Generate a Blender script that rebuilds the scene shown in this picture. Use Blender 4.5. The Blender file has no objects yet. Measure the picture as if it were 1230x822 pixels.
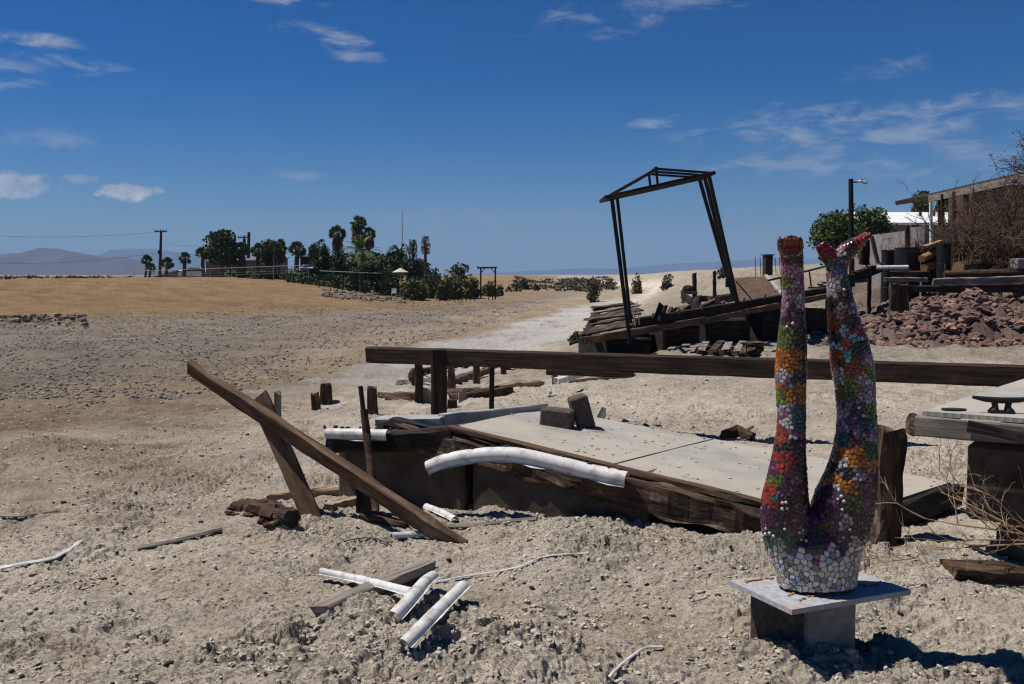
import bpy, math, random
import numpy as np
from mathutils import Vector, Matrix, noise as mnoise
from mathutils.kdtree import KDTree

R = math.radians
rng = random.Random(7)
SC = bpy.context.scene
COL = SC.collection

# ------------------------------------------------------------------ camera
CAM_H, PITCH, FPX = 1.30, 3.87, 1196.0
cd = bpy.data.cameras.new('camera')
cam = bpy.data.objects.new('camera', cd)
COL.objects.link(cam)
cam.location = (0, 0, CAM_H)
cam.rotation_euler = (R(90 - PITCH), 0, 0)
cd.sensor_width = 36.0
cd.lens = 36.0 * FPX / 1230.0
cd.clip_start = 0.05
cd.clip_end = 60000
SC.camera = cam

# ------------------------------------------------------------------ light, sky, exposure
SUN_DIR = Vector((-0.46, 0.10, 0.885)).normalized()
SUN_EL = math.asin(SUN_DIR.z)
SUN_AZ = math.atan2(SUN_DIR.x, SUN_DIR.y)
sl = bpy.data.lights.new('sun', 'SUN')
sl.energy = 5.0
sl.angle = R(0.53)
sl.color = (1.0, 0.955, 0.89)
sun = bpy.data.objects.new('sun', sl)
COL.objects.link(sun)
sun.rotation_euler = (-SUN_DIR).to_track_quat('-Z', 'Y').to_euler()
SC.view_settings.view_transform = 'Standard'
SC.view_settings.look = 'None'
SC.view_settings.exposure = 0.17
SC.view_settings.gamma = 1.0
SC.cycles.use_denoising = True
SC.cycles.pixel_filter_type = 'BLACKMAN_HARRIS'
SC.cycles.filter_width = 1.25
SC.cycles.max_bounces = 4
SC.cycles.diffuse_bounces = 1
SC.cycles.volume_bounces = 0
SC.cycles.sample_clamp_indirect = 4.0

world = bpy.data.worlds.new('World')
SC.world = world
world.use_nodes = True
SKY_STRENGTH = 0.05

class NT:
    """tiny node-tree helper"""
    def __init__(s, tree):
        s.t = tree
        s.n = tree.nodes
    def new(s, kind, **kw):
        n = s.n.new(kind)
        for k, v in kw.items():
            setattr(n, k, v)
        return n
    def link(s, a, b):
        s.t.links.new(a, b)
    def put(s, sock, v):
        if hasattr(v, 'links') or hasattr(v, 'is_linked'):
            s.link(v, sock)
        else:
            sock.default_value = v
    def math(s, op, a, b=None, c=None, clamp=False):
        n = s.new('ShaderNodeMath', operation=op, use_clamp=clamp)
        s.put(n.inputs[0], a)
        if b is not None: s.put(n.inputs[1], b)
        if c is not None: s.put(n.inputs[2], c)
        return n.outputs[0]
    def smooth(s, v, a, b, lo=0.0, hi=1.0):
        n = s.new('ShaderNodeMapRange', interpolation_type='SMOOTHSTEP')
        s.put(n.inputs[0], v)
        n.inputs[1].default_value = a; n.inputs[2].default_value = b
        n.inputs[3].default_value = lo; n.inputs[4].default_value = hi
        return n.outputs[0]
    def lin(s, v, a, b, lo=0.0, hi=1.0):
        n = s.new('ShaderNodeMapRange')
        s.put(n.inputs[0], v)
        n.inputs[1].default_value = a; n.inputs[2].default_value = b
        n.inputs[3].default_value = lo; n.inputs[4].default_value = hi
        return n.outputs[0]
    def mix(s, f, a, b, mode='MIX'):
        n = s.new('ShaderNodeMix', data_type='RGBA', blend_type=mode)
        s.put(n.inputs[0], f)
        s.put(n.inputs[6], a if hasattr(a, 'is_linked') else (*a[:3], 1))
        s.put(n.inputs[7], b if hasattr(b, 'is_linked') else (*b[:3], 1))
        return n.outputs[2]
    def noise(s, vec, scale, detail=6, rough=0.55, dist=0.0):
        n = s.new('ShaderNodeTexNoise')
        s.link(vec, n.inputs['Vector'])
        n.inputs['Scale'].default_value = scale
        n.inputs['Detail'].default_value = detail
        n.inputs['Roughness'].default_value = rough
        n.inputs['Distortion'].default_value = dist
        return n.outputs['Fac']
    def mapping(s, vec, sc=(1, 1, 1), loc=(0, 0, 0), rot=(0, 0, 0)):
        n = s.new('ShaderNodeMapping')
        s.link(vec, n.inputs[0])
        n.inputs['Scale'].default_value = sc
        n.inputs['Location'].default_value = loc
        n.inputs['Rotation'].default_value = rot
        return n.outputs[0]
    def voronoi(s, vec, scale, feature='F1', out='Distance', rnd=1.0):
        n = s.new('ShaderNodeTexVoronoi', feature=feature)
        s.link(vec, n.inputs['Vector'])
        n.inputs['Scale'].default_value = scale
        n.inputs['Randomness'].default_value = rnd
        return n.outputs[out]
    def bump(s, h, strength=0.5, dist=0.01, normal=None):
        n = s.new('ShaderNodeBump')
        s.link(h, n.inputs['Height'])
        n.inputs['Strength'].default_value = strength
        n.inputs['Distance'].default_value = dist
        if normal is not None: s.link(normal, n.inputs['Normal'])
        return n.outputs[0]

def build_sky():
    w = NT(world.node_tree)
    w.n.clear()
    out = w.new('ShaderNodeOutputWorld')
    bg = w.new('ShaderNodeBackground')
    bg.inputs['Strength'].default_value = SKY_STRENGTH
    sky = w.new('ShaderNodeTexSky', sky_type='NISHITA')
    sky.sun_disc = False
    sky.sun_elevation = SUN_EL
    sky.sun_rotation = SUN_AZ
    sky.altitude = 300
    sky.air_density = 1.0
    sky.dust_density = 0.0
    sky.ozone_density = 3.0
    # deep desert-noon sky: contrast and saturation of the sky light itself
    gm = w.new('ShaderNodeGamma'); gm.inputs[1].default_value = 1.35
    w.link(sky.outputs[0], gm.inputs[0])
    hs = w.new('ShaderNodeHueSaturation')
    hs.inputs['Saturation'].default_value = 1.25
    hs.inputs['Value'].default_value = 0.44
    w.link(w.mix(1.0, gm.outputs[0], (0.86, 0.97, 1.25), 'MULTIPLY'), hs.inputs['Color'])
    tc = w.new('ShaderNodeTexCoord')
    d = tc.outputs['Generated']
    sp = w.new('ShaderNodeSeparateXYZ'); w.link(d, sp.inputs[0])
    az = w.math('ARCTAN2', sp.outputs[0], sp.outputs[1])
    el = w.math('ARCSINE', sp.outputs[2])
    # cirrus: noise on a flat layer high above
    zz = w.math('MAXIMUM', w.math('ADD', sp.outputs[2], 0.06), 0.02)
    cx = w.math('DIVIDE', sp.outputs[0], zz); cy = w.math('DIVIDE', sp.outputs[1], zz)
    cb = w.new('ShaderNodeCombineXYZ'); w.link(cx, cb.inputs[0]); w.link(cy, cb.inputs[1])
    cir = w.noise(w.mapping(cb.outputs[0], sc=(1.0, 0.8, 1), rot=(0, 0, 0.5)), 2.3, 9, 0.6, 0.5)
    big = w.noise(w.mapping(cb.outputs[0], sc=(0.8, 0.8, 1)), 0.7, 3, 0.5)
    cb2 = w.new('ShaderNodeCombineXYZ'); w.link(az, cb2.inputs[0]); w.link(el, cb2.inputs[1])
    vec2 = cb2.outputs[0]
    streak = w.noise(w.mapping(vec2, sc=(1, 3.4, 1), rot=(0, 0, -0.12)), 17, 12, 0.68, 0.5)
    puff = w.noise(w.mapping(vec2, sc=(1, 1.25, 1)), 50, 10, 0.62, 0.15)
    def patch(px, py, rx, ry, rot=0.0):
        a0, e0 = math.atan((px - 615) / FPX), math.atan((331 - py) / FPX)
        dx = w.math('SUBTRACT', az, a0); dy = w.math('SUBTRACT', el, e0)
        c, s_ = math.cos(rot), math.sin(rot)
        u = w.math('ADD', w.math('MULTIPLY', dx, c), w.math('MULTIPLY', dy, s_))
        v = w.math('SUBTRACT', w.math('MULTIPLY', dy, c), w.math('MULTIPLY', dx, s_))
        u = w.math('DIVIDE', u, rx / FPX); v = w.math('DIVIDE', v, ry / FPX)
        r2 = w.math('ADD', w.math('MULTIPLY', u, u), w.math('MULTIPLY', v, v))
        return w.math('SUBTRACT', 1.0, w.math('MULTIPLY', r2, 0.5), clamp=True), v
    dens = None
    for (px, py, rx, ry, rot, amt) in [
            (1080, 168, 250, 34, 0.02, 0.85), (1010, 200, 190, 26, 0.06, 0.7), (1150, 195, 160, 40, 0.1, 0.62),
            (930, 158, 90, 22, 0.15, 0.75), (800, 151, 55, 9, 0.0, 0.9), (770, 20, 130, 26, 0.15, 0.6),
            (300, 5, 90, 16, -0.1, 1.0), (430, 70, 42, 17, -0.35, 0.9), (370, 46, 45, 9, 0, .6),
            (35, 80, 75, 9, -0.08, 1.0), (60, 105, 100, 12, 0.03, 0.7), (20, 132, 40, 10, 0.1, 0.8),
            (60, 185, 80, 12, 0, 0.5), (360, 217, 40, 7, 0, .7), (590, 262, 160, 14, 0, .35), (1060, 100, 50, 12, .1, .55)]:
        m, _ = patch(px, py, rx, ry, rot)
        k = w.smooth(w.math('ADD', streak, w.math('MULTIPLY', m, 0.26)), 0.64, 0.92, 0, amt)
        k = w.math('MULTIPLY', k, w.smooth(m, 0.0, 0.55))
        dens = k if dens is None else w.math('MAXIMUM', dens, k)
    dens = w.math('MULTIPLY', dens, 0.62)
    # two fair-weather cumulus low over the hills
    cum = None
    shade = None
    for (px, py, rx, ry, amt) in [(22, 236, 50, 17, .7), (152, 239, 34, 14, 1.0), (178, 238, 22, 9, .9), (100, 227, 28, 6, .35), (250, 300, 50, 6, .25)]:
        m, v = patch(px, py, rx, ry)
        k = w.smooth(w.math('ADD', w.math('MULTIPLY', puff, 0.85), w.math('MULTIPLY', m, 0.62)), 0.78, 1.02, 0, amt)
        cum = k if cum is None else w.math('MAXIMUM', cum, k)
    ccol = w.mix(cir, (9.0, 9.6, 10.8), (12.5, 12.8, 13.2))
    c1 = w.mix(dens, hs.outputs[0], (7.6, 8.1, 9.1))
    c2 = w.mix(w.math('MULTIPLY', cum, 0.85), c1, w.mix(w.smooth(puff, .4, .7), (7.0, 7.6, 8.8), (12.0, 12.2, 12.6)))
    w.link(c2, bg.inputs['Color'])
    w.link(bg.outputs[0], out.inputs[0])
build_sky()

# ------------------------------------------------------------------ pixel <-> place helpers (authoring coordinates)
_th = R(PITCH)
_F = Vector((0, math.cos(_th), -math.sin(_th)))
_U = Vector((0, math.sin(_th), math.cos(_th)))
def ray(px, py):
    return Vector((1, 0, 0)) * ((px - 615) / FPX) + _F - _U * ((py - 411) / FPX)
def P(px, py, d=None, z=None):
    """point seen at photo position (px,py) that lies at distance d in front, or at height z"""
    r = ray(px, py)
    t = d / r.y if d is not None else (z - CAM_H) / r.z
    return Vector((0, 0, CAM_H)) + r * t
def S(d):
    return d / FPX

# ------------------------------------------------------------------ numpy noise and terrain
def _hash(ix, iy, seed):
    h = (ix.astype(np.int64) * 374761393 + iy.astype(np.int64) * 668265263 + seed * 982451653) & 0xFFFFFFFF
    h = ((h ^ (h >> 13)) * 1274126177) & 0xFFFFFFFF
    return ((h ^ (h >> 16)) & 0xFFFFFF) / float(0xFFFFFF)
def vnoise(x, y, seed=0):
    ix = np.floor(x); iy = np.floor(y)
    fx = x - ix; fy = y - iy
    ix = ix.astype(np.int64); iy = iy.astype(np.int64)
    def g(i, j, dx, dy):
        a = _hash(i, j, seed) * 2 * np.pi
        return np.cos(a) * dx + np.sin(a) * dy
    ux = fx * fx * fx * (fx * (fx * 6 - 15) + 10); uy = fy * fy * fy * (fy * (fy * 6 - 15) + 10)
    a = g(ix, iy, fx, fy); b = g(ix + 1, iy, fx - 1, fy)
    c = g(ix, iy + 1, fx, fy - 1); d = g(ix + 1, iy + 1, fx - 1, fy - 1)
    return (a + (b - a) * ux + (c - a) * uy + (a - b - c + d) * ux * uy) * 1.4
def fbm(x, y, oct=4, seed=0, gain=0.5):
    s = 0; a = 1.0; f = 1.0
    for o in range(oct):
        s = s + a * vnoise(x * f + o * 17.3, y * f - o * 9.1, seed + o)
        a *= gain; f *= 2.03
    return s
def sst(a, b, v):
    t = np.clip((v - a) / (b - a), 0, 1)
    return t * t * (3 - 2 * t)
TOE = np.array([(-400, -40), (-60, 45), (-30, 60), (-10, 80), (-5, 110), (0, 170), (14, 400), (60, 1300), (60, 9000)], float)
def toe_dist(x, y):
    best = np.full(np.shape(x), 1e9); sign = np.ones(np.shape(x))
    for (ax, ay), (bx, by) in zip(TOE[:-1], TOE[1:]):
        dx, dy = bx - ax, by - ay
        L2 = dx * dx + dy * dy
        t = np.clip(((x - ax) * dx + (y - ay) * dy) / L2, 0, 1)
        qx, qy = x - (ax + t * dx), y - (ay + t * dy)
        dd = np.hypot(qx, qy)
        sg = np.sign(dx * qy - dy * qx)
        m = dd < best
        best = np.where(m, dd, best); sign = np.where(m, sg, sign)
    return best * sign
def rise_dist(x, y):
    a = (y - 18.6) + 0.03 * (x - 7) + 0.5 * np.sin(x * 0.9)
    b = (x - (6.0 + 0.20 * np.minimum(y - 19, 16) + 0.09 * np.maximum(y - 35, 0)))
    return np.minimum(a, b * 0.98)
def chan_x(y):
    return -7.5 + 0.18 * np.minimum(y, 160) + 0.03 * np.maximum(y - 160, 0)
def smooth_ground(x, y):
    D = 1.25 * sst(2, 26, y) * (1 - 0.5 * sst(150, 500, y))
    d = x - chan_x(y)
    z = -D * (1 - sst(0.5, 9.0, d))
    t = toe_dist(x, y)
    top = 0.55 + 0.55 * sst(-70, -20, x) - 0.1 * sst(150, 400, y)
    z = z + (top + D) * sst(-1, 27, t) * (1 - sst(600, 1500, y) * 0.6)
    r = rise_dist(x, y)
    z = z + 0.70 * sst(-0.3, 4.2, r) + 0.75 * sst(4.5, 14, r) + 0.75 * sst(36, 62, y) * sst(0, 6, r) * (1 - sst(200, 500, y))
    return z
# local pits, mounds and cuts of the foreground: (px, py, radius m, height m)
BUMPS = [(470, 770, .38, .085), (590, 790, .30, .06), (420, 752, .10, .03), (380, 775, .12, -.05), (510, 745, .16, -.035), (640, 800, .3, .05),
         (985, 800, .34, .035), (1090, 760, .3, -.05), (1010, 770, .18, -.02), (110, 735, .25, .03), (150, 745, .16, -.04),
         (300, 625, .3, .03), (420, 625, .35, .05), (640, 640, .5, .05), (760, 655, .5, .04), (860, 670, .45, .03), (1090, 690, .4, .03), (1150, 670, .4, .03),
         (700, 590, .7, -.02), (590, 640, .3, -.04), (810, 640, .35, -.06), (520, 640, .3, -.02)]
_BP = [(P(px, py, z=0), r, h) for px, py, r, h in BUMPS]
_LEDGES = [(sorted([tuple(P(a, b, z=0.0))[:2] for a, b in l]), h) for l, h in (
    ([(362, 778), (420, 768), (470, 778), (530, 790), (600, 783), (700, 800)], .022), ([(95, 742), (140, 738), (180, 752), (215, 770)], .02), ([(700, 826), (760, 812), (860, 826)], .02),
    ([(840, 770), (930, 785), (1040, 790)], .02), ([(20, 700), (80, 705), (130, 698)], .02), ([(620, 742), (680, 735), (730, 745)], .02), ([(1090, 690), (1150, 700), (1220, 695)], .025), ([(230, 800), (300, 795), (345, 806)], .025))]
def rills(x, y, t):
    u = x * 0.95 + y * 0.15 + 1.5 * t + 1.1 * fbm(x / 7, y / 7, 3, 91)
    return np.clip(1 - np.abs(np.sin(u * 0.13)) * 4.2, 0, 1) * sst(-.45, .3, fbm(x / 6, y / 6, 2, 92))
def relief(x, y):
    dist = np.hypot(x, y)
    t = toe_dist(x, y)
    m = 0.16 * fbm(x / 6.0, y / 6.0, 3, 11) * sst(2, 30, dist) + 0.05 * fbm(x / 1.3, y / 1.3, 3, 21)
    for c, r, h in _BP:
        m = m + h * np.exp(-(((x - c.x) ** 2 + (y - c.y) ** 2) / (r * r)))
    # broken crust edges: low ragged ledges facing the camera
    for pts, hh in (_LEDGES if np.min(dist) < 9 else ()):
        sel = (dist < 9) & (x > pts[0][0] - .1) & (x < pts[-1][0] + .1) & (np.abs(y - pts[0][1]) < 3)
        if not sel.any(): continue
        X_, Y_, M0 = x, y, m
        x, y = X_[sel], Y_[sel]; m = M0[sel] if np.ndim(M0) else M0
        lx = x + 0.0; yl = np.interp(lx, [p[0] for p in pts], [p[1] for p in pts]) + 0.12 * fbm(lx / .22, y / .22 + hh * 50, 3, 96, .6) + 0.03 * fbm(x / .06, y / .06, 2, 97)
        e = y - yl
        fade = sst(pts[0][0] - .02, pts[0][0] + .12, lx) * (1 - sst(pts[-1][0] - .12, pts[-1][0] + .02, lx))
        m = m + hh * fade * (sst(-.05, .03, e) * np.exp(-np.maximum(e, 0) / .35) - 0.6 * (e < .0) * np.exp(np.minimum(e, 0) / .12) * sst(.0, -.03, e))
        M0 = M0.copy(); M0[sel] = m; x, y, m = X_, Y_, M0
    # crusted clods
    wx = x + 0.06 * fbm(x / .4, y / .4, 2, 71); wy = y + 0.06 * fbm(x / .4, y / .4, 2, 72)
    patch = sst(-0.25, 0.45, fbm(x / 0.9, y / 0.9, 3, 31))
    n1 = fbm(wx / 0.17, wy / 0.13, 4, 41, 0.55)
    crust = np.tanh(11 * (n1 - 0.05)) * 0.5
    n2 = fbm(wx / 0.06, wy / 0.05, 3, 51, 0.55)
    clod = np.maximum(n2, -0.25)
    n3 = 1 - np.abs(vnoise(wx / 0.23, wy / 0.17, 61)) * 2
    crack = -np.clip(n3 - 0.86, 0, 1) / 0.14
    near = 1 - sst(9, 40, dist)
    n4 = fbm(wx / 0.085 + 5, wy / 0.06, 3, 58, 0.55); flake = np.tanh(9 * (n4 - 0.1)) * 0.5
    near2 = 1 - sst(6.5, 12, dist)
    det = near * ((0.008 + 0.016 * patch) * crust * (1 - .6 * sst(12, 22, dist)) + near2 * (0.004 + 0.011 * patch) * flake + near2 * (0.007 + 0.016 * patch) * clod + 0.018 * crack * (0.25 + 0.75 * patch))
    # peeled layers of crust: ragged terraces a centimetre high
    ex = x + 0.035 * fbm(x / .07, y / .07, 3, 73, .6); ey = y + 0.035 * fbm(x / .07, y / .07, 3, 74, .6)
    q = 3.4 * fbm(ex / 0.42, ey / 0.30, 3, 65, .55) + 0.5
    f_ = q - np.floor(q)
    ter = np.floor(q) + sst(0.78, 0.98, f_) - 0.55 * f_ * (f_ < .8)
    rough = fbm(x / .035, y / .030, 2, 67, .6)
    det = det * 0.62 + near * ((0.005 + 0.008 * patch) * ter * (1 - .7 * sst(8, 16, dist)) + (0.0048 * rough + 0.0035 * fbm(x / .075, y / .06, 2, 69)) * (1 - sst(5, 12, dist)))
    m = m + det
    # coarser clods further out so the relief still reads there
    mid = sst(7, 16, dist) * (1 - sst(60, 150, dist)) * (1 - sst(0, 8, t))
    m = m + mid * 0.05 * fbm(x / 1.6, y / 1.6, 3, 83, .6) * sst(0, 4, x - chan_x(y)) + mid * 0.06 * np.maximum(fbm(x / 0.5, y / 0.5, 3, 81, 0.6), -0.2)
    # rills down the far bank
    bank = sst(0, 5, t) * (1 - sst(26, 36, t))
    ril = rills(x, y, t)
    m = m - bank * 0.30 * ril - bank * 0.12 * fbm(x / 6.0, y / 6.0, 3, 11)
    m = m + bank * 0.05 * fbm(x / 1.2, y / 1.2, 3, 93)
    # rocky bank on the right
    r = rise_dist(x, y)
    rb = sst(-0.8, 0.4, r) * (1 - sst(4.0, 5.5, r))
    m = m + rb * 0.22 * np.maximum(fbm(x / 0.8, y / 0.8, 4, 95, 0.6), -.3)
    return m * np.where(dist > 300, np.clip(1 - (dist - 300) / 600, 0, 1), 1)
def ground(x, y):
    x = np.atleast_1d(np.asarray(x, float)); y = np.atleast_1d(np.asarray(y, float))
    return smooth_ground(x, y) + relief(x, y)
def gz(x, y):
    return float(ground(x, y)[0])
def G(px, py, lift=0.0):
    """point of the ground seen at photo position (px,py)"""
    r = ray(px, py)
    t = 1.5; o = Vector((0, 0, CAM_H))
    ts = np.geomspace(1.2, 900, 900)
    zs = CAM_H + r.z * ts
    gs = ground(r.x * ts, r.y * ts)
    k = np.argmax(zs < gs)
    if zs[k] >= gs[k]: k = len(ts) - 1
    a, b = ts[max(k - 1, 0)], ts[k]
    ts = np.linspace(a, b, 60); below = CAM_H + r.z * ts < ground(r.x * ts, r.y * ts)
    if below.any(): b = ts[int(np.argmax(below))]
    p = o + r * b
    p.z = gz(p.x, p.y) + lift
    return p
def onG(px, d, lift=0.0):
    """point of the ground in photo column px at distance d"""
    r = ray(px, 411)
    x = r.x / r.y * d
    return Vector((x, d, gz(x, d) + lift))

# ------------------------------------------------------------------ materials
MATS = {}
def new_mat(name):
    m = bpy.data.materials.new(name)
    m.use_nodes = True
    t = NT(m.node_tree)
    b = m.node_tree.nodes['Principled BSDF']
    b.inputs['Specular IOR Level'].default_value = 0.25
    MATS[name] = m
    return m, t, b
def ground_material():
    m, t, b = new_mat('crusted_earth')
    tc = t.new('ShaderNodeTexCoord').outputs['Object']
    at = t.new('ShaderNodeAttribute', attribute_name='gcol')
    am = t.new('ShaderNodeAttribute', attribute_name='gmask')   # r: salt, g: gravel, b: near
    sp = t.new('ShaderNodeSeparateColor'); t.link(am.outputs['Color'], sp.inputs[0])
    n1 = t.noise(tc, 0.55, 6, 0.6); n2 = t.noise(tc, 5.0, 8, 0.65); n3 = t.noise(tc, 45, 6, 0.7)
    col = t.mix(t.smooth(n1, .3, .7), (0.80, 0.78, 0.75), (1.12, 1.10, 1.08))
    col = t.mix(1.0, at.outputs['Color'], col, 'MULTIPLY')
    v = t.math('MULTIPLY', t.lin(n2, .25, .75, .72, 1.25), t.lin(n3, .2, .8, .74, 1.24))
    col = t.mix(1.0, col, t.new('ShaderNodeCombineColor').outputs[0], 'MULTIPLY') if False else col
    cc = t.new('ShaderNodeCombineXYZ')
    for i in range(3): t.link(v, cc.inputs[i])
    col = t.mix(1.0, col, cc.outputs[0], 'MULTIPLY')
    n5 = t.noise(t.mapping(tc, sc=(1, .55, 1), loc=(1, 7, 0)), 2.3, 9, 0.72)
    col = t.mix(t.smooth(n5, .52, .66, 0, .5), col, t.mix(1.0, col, (0.66, 0.61, 0.55), 'MULTIPLY'))
    # brown stains in the pale crust
    st = t.smooth(t.noise(t.mapping(tc, loc=(3, 8, 0)), 1.6, 7, 0.65), .52, .72)
    col = t.mix(t.math('MULTIPLY', st, 0.55), col, t.mix(1.0, col, (0.84, 0.72, 0.58), 'MULTIPLY'))
    # white salt bloom
    sa = t.math('MULTIPLY', sp.outputs[0], t.smooth(t.noise(t.mapping(tc, sc=(.6, .25, 1)), 1.2, 9, 0.74), .35, .50))
    col = t.mix(sa, col, t.mix(n2, (0.48, 0.46, 0.445), (0.64, 0.62, 0.60)))
    # dark dry-mud fragments of the channel bed
    vo = t.voronoi(tc, 3.2, 'F1', 'Distance'); vo2 = t.voronoi(t.mapping(tc, loc=(7, 3, 0)), 7.5, 'F1', 'Distance')
    gr = t.math('MAXIMUM', t.smooth(vo, .36, .18), t.smooth(vo2, .34, .16))
    gr = t.math('MULTIPLY', gr, t.smooth(t.noise(tc, 1.1, 5, .6), .38, .6))
    gr = t.math('MULTIPLY', gr, sp.outputs[1])
    col = t.mix(t.math('MULTIPLY', gr, 0.35), col, (0.17, 0.155, 0.135))
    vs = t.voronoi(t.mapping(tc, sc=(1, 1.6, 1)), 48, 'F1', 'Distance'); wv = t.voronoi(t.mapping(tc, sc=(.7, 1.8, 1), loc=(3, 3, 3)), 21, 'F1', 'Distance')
    spk = t.math('MULTIPLY', t.math('MAXIMUM', t.smooth(vs, .30, .14), t.smooth(wv, .19, .10)), t.smooth(t.noise(tc, 5, 6, .65), .42, .58))  # dark debris flecks, also painted shade for the small pits in the crust
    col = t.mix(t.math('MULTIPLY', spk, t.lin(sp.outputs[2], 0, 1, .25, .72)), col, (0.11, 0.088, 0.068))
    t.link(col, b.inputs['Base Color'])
    b.inputs['Roughness'].default_value = 0.95
    b.inputs['Specular IOR Level'].default_value = 0.08
    h = t.math('ADD', t.math('MULTIPLY', t.noise(tc, 30, 9, 0.72), 1.0), t.math('MULTIPLY', t.noise(tc, 140, 4, 0.7), 0.35))
    bm = t.bump(h, 1.0, 0.075)
    h2 = t.math('ADD', t.noise(tc, 4.0, 8, 0.7), t.math('MULTIPLY', t.noise(t.mapping(tc, sc=(1, 1.4, 1)), 12, 6, 0.7), .5))
    bm2 = t.bump(h2, 0.7, 0.14, bm)
    t.link(bm2, b.inputs['Normal'])
    return m

def build_ground():
    # polar sheet: dense where the foreground is, out to beyond the horizon
    th_in = np.linspace(R(-34), R(34), 1150)
    th_out = np.linspace(R(36), R(324), 120)[1:-1]
    th = np.concatenate([th_in, th_out])
    rr = np.concatenate([np.geomspace(0.4, 2.4, 26)[:-1], np.geomspace(2.4, 6.0, 520)[:-1], np.geomspace(6.0, 20, 400)[:-1],
                         np.geomspace(20, 160, 190)[:-1], np.geomspace(160, 16500, 60)])
    nt, nr = len(th), len(rr)
    RR, TT = np.meshgrid(rr, th, indexing='ij')
    X = RR * np.sin(TT); Y = RR * np.cos(TT)
    x = X.ravel(); y = Y.ravel()
    z = ground(x, y)
    n = nr * nt
    co = np.empty((n + 1, 3)); co[:n, 0] = x; co[:n, 1] = y; co[:n, 2] = z
    co[n] = (0, 0, gz(0, 0))
    i = np.arange(nr - 1)[:, None] * nt; j = np.arange(nt)[None, :]; j2 = (j + 1) % nt
    quads = np.stack([i + j, i + nt + j, i + nt + j2, i + j2], -1).reshape(-1, 4)
    tri = np.stack([np.full(nt, n), np.arange(nt), (np.arange(nt) + 1) % nt], -1)
    me = bpy.data.meshes.new('ground')
    nl = quads.size + tri.size
    me.vertices.add(n + 1); me.loops.add(nl); me.polygons.add(len(quads) + len(tri))
    me.vertices.foreach_set('co', co.ravel())
    me.loops.foreach_set('vertex_index', np.concatenate([quads[:, ::-1].ravel(), tri[:, ::-1].ravel()]).astype(np.int32))
    me.polygons.foreach_set('loop_start', np.concatenate([np.arange(len(quads)) * 4, quads.size + np.arange(len(tri)) * 3]).astype(np.int32))
    me.polygons.foreach_set('use_smooth', np.ones(len(quads) + len(tri), bool))
    # earth colours by place
    xx = co[:, 0]; yy = co[:, 1]; dist = np.hypot(xx, yy)
    t = toe_dist(xx, yy); d = xx - chan_x(yy); r = rise_dist(xx, yy)
    wob = 1.8 * fbm(xx / 5, yy / 5, 3, 5)
    clay = np.array([0.690, 0.620, 0.515]); brown = np.array([0.31, 0.235, 0.165]); bank = np.array([0.290, 0.198, 0.108])
    grey = np.array([0.265, 0.232, 0.192]); pale = np.array([0.36, 0.30, 0.225]); red = np.array([0.185, 0.125, 0.105]); far = np.array([.36, .31, .245])
    c = np.tile(clay, (len(xx), 1))
    def over(m, col):
        nonlocal c
        c = c * (1 - m[:, None]) + col * m[:, None]
    left = sst(1.5, -3.5, d + wob) if False else 1 - sst(-3.5, 2.5, d + wob)
    over(0.85 * sst(0, 1, (d - 2.0) / 3.0) * sst(12, 21, dist), np.array([.345, .30, .238]))
    over(0.85 * sst(.12, .42, -xx / np.maximum(yy, .1)) * sst(4.2, 7.5, dist) * (1 - sst(25, 40, dist)) * np.clip(.65 + .7 * fbm(xx / 1.7, yy / 1.7, 4, 8), 0, 1), brown)  # brown soil colour, which also paints in the vignetted darkening on the left
    over(0.75 * (1 - sst(-1.0, 3.5, d + 0.6 * wob)) * sst(5, 9, dist), brown)      # damp brown edge of the bed
    bed = (1 - sst(-9, -3.5, d + wob)) * sst(8, 16, dist)
    over(0.85 * bed, grey)
    edge = np.exp(-((d + 2.6 + 0.5 * wob) / 1.3) ** 2) * sst(14, 22, dist)
    over(0.8 * edge, np.array([.37, .29, .20]))
    over(sst(-15, 3.0, t + 2.5 * wob) * sst(18, 40, dist), bank); over(.6 * sst(.0, .5, fbm(xx / 14, yy / 5, 4, 6)) * sst(-12, -2, t) * (1 - sst(12, 24, t)), np.array([.25, .175, .11]))
    over(.55 * rills(xx, yy, t) * sst(0, 5, t) * (1 - sst(26, 34, t)), np.array([.12, .08, .05]))
    over(sst(28, 33, t) * (1 - sst(400, 700, yy)), np.array([.24, .175, .11]))
    over(0.85 * sst(-1, 0.6, r + 0.3 * wob) * (1 - sst(4.5, 7, r)) * sst(-.5, 2.5, xx - .30 * yy), red)
    over(sst(250, 700, yy) * (1 - sst(-6, 1, t)), far)
    salt = sst(.12, .55, np.exp(-((d - 0.6 + 0.4 * wob) / 2.1) ** 2)) * sst(15, 30, yy) * (1 - sst(60, 130, yy))
    salt = np.clip(salt * (.90 + .5 * fbm(xx / 4, yy / 4, 3, 88)), 0, .95)
    grav = bed * (1 - sst(-8, -1, t))
    ca = me.color_attributes.new('gcol', 'FLOAT_COLOR', 'POINT')
    ca.data.foreach_set('color', np.concatenate([c, np.ones((len(c), 1))], 1).ravel())
    cb = me.color_attributes.new('gmask', 'FLOAT_COLOR', 'POINT')
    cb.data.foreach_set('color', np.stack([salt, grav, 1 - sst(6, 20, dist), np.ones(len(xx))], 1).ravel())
    me.update()
    o = bpy.data.objects.new('ground', me)
    COL.objects.link(o)
    me.materials.append(ground_material())
    o['kind'] = 'structure'
    return o
build_ground()

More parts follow.
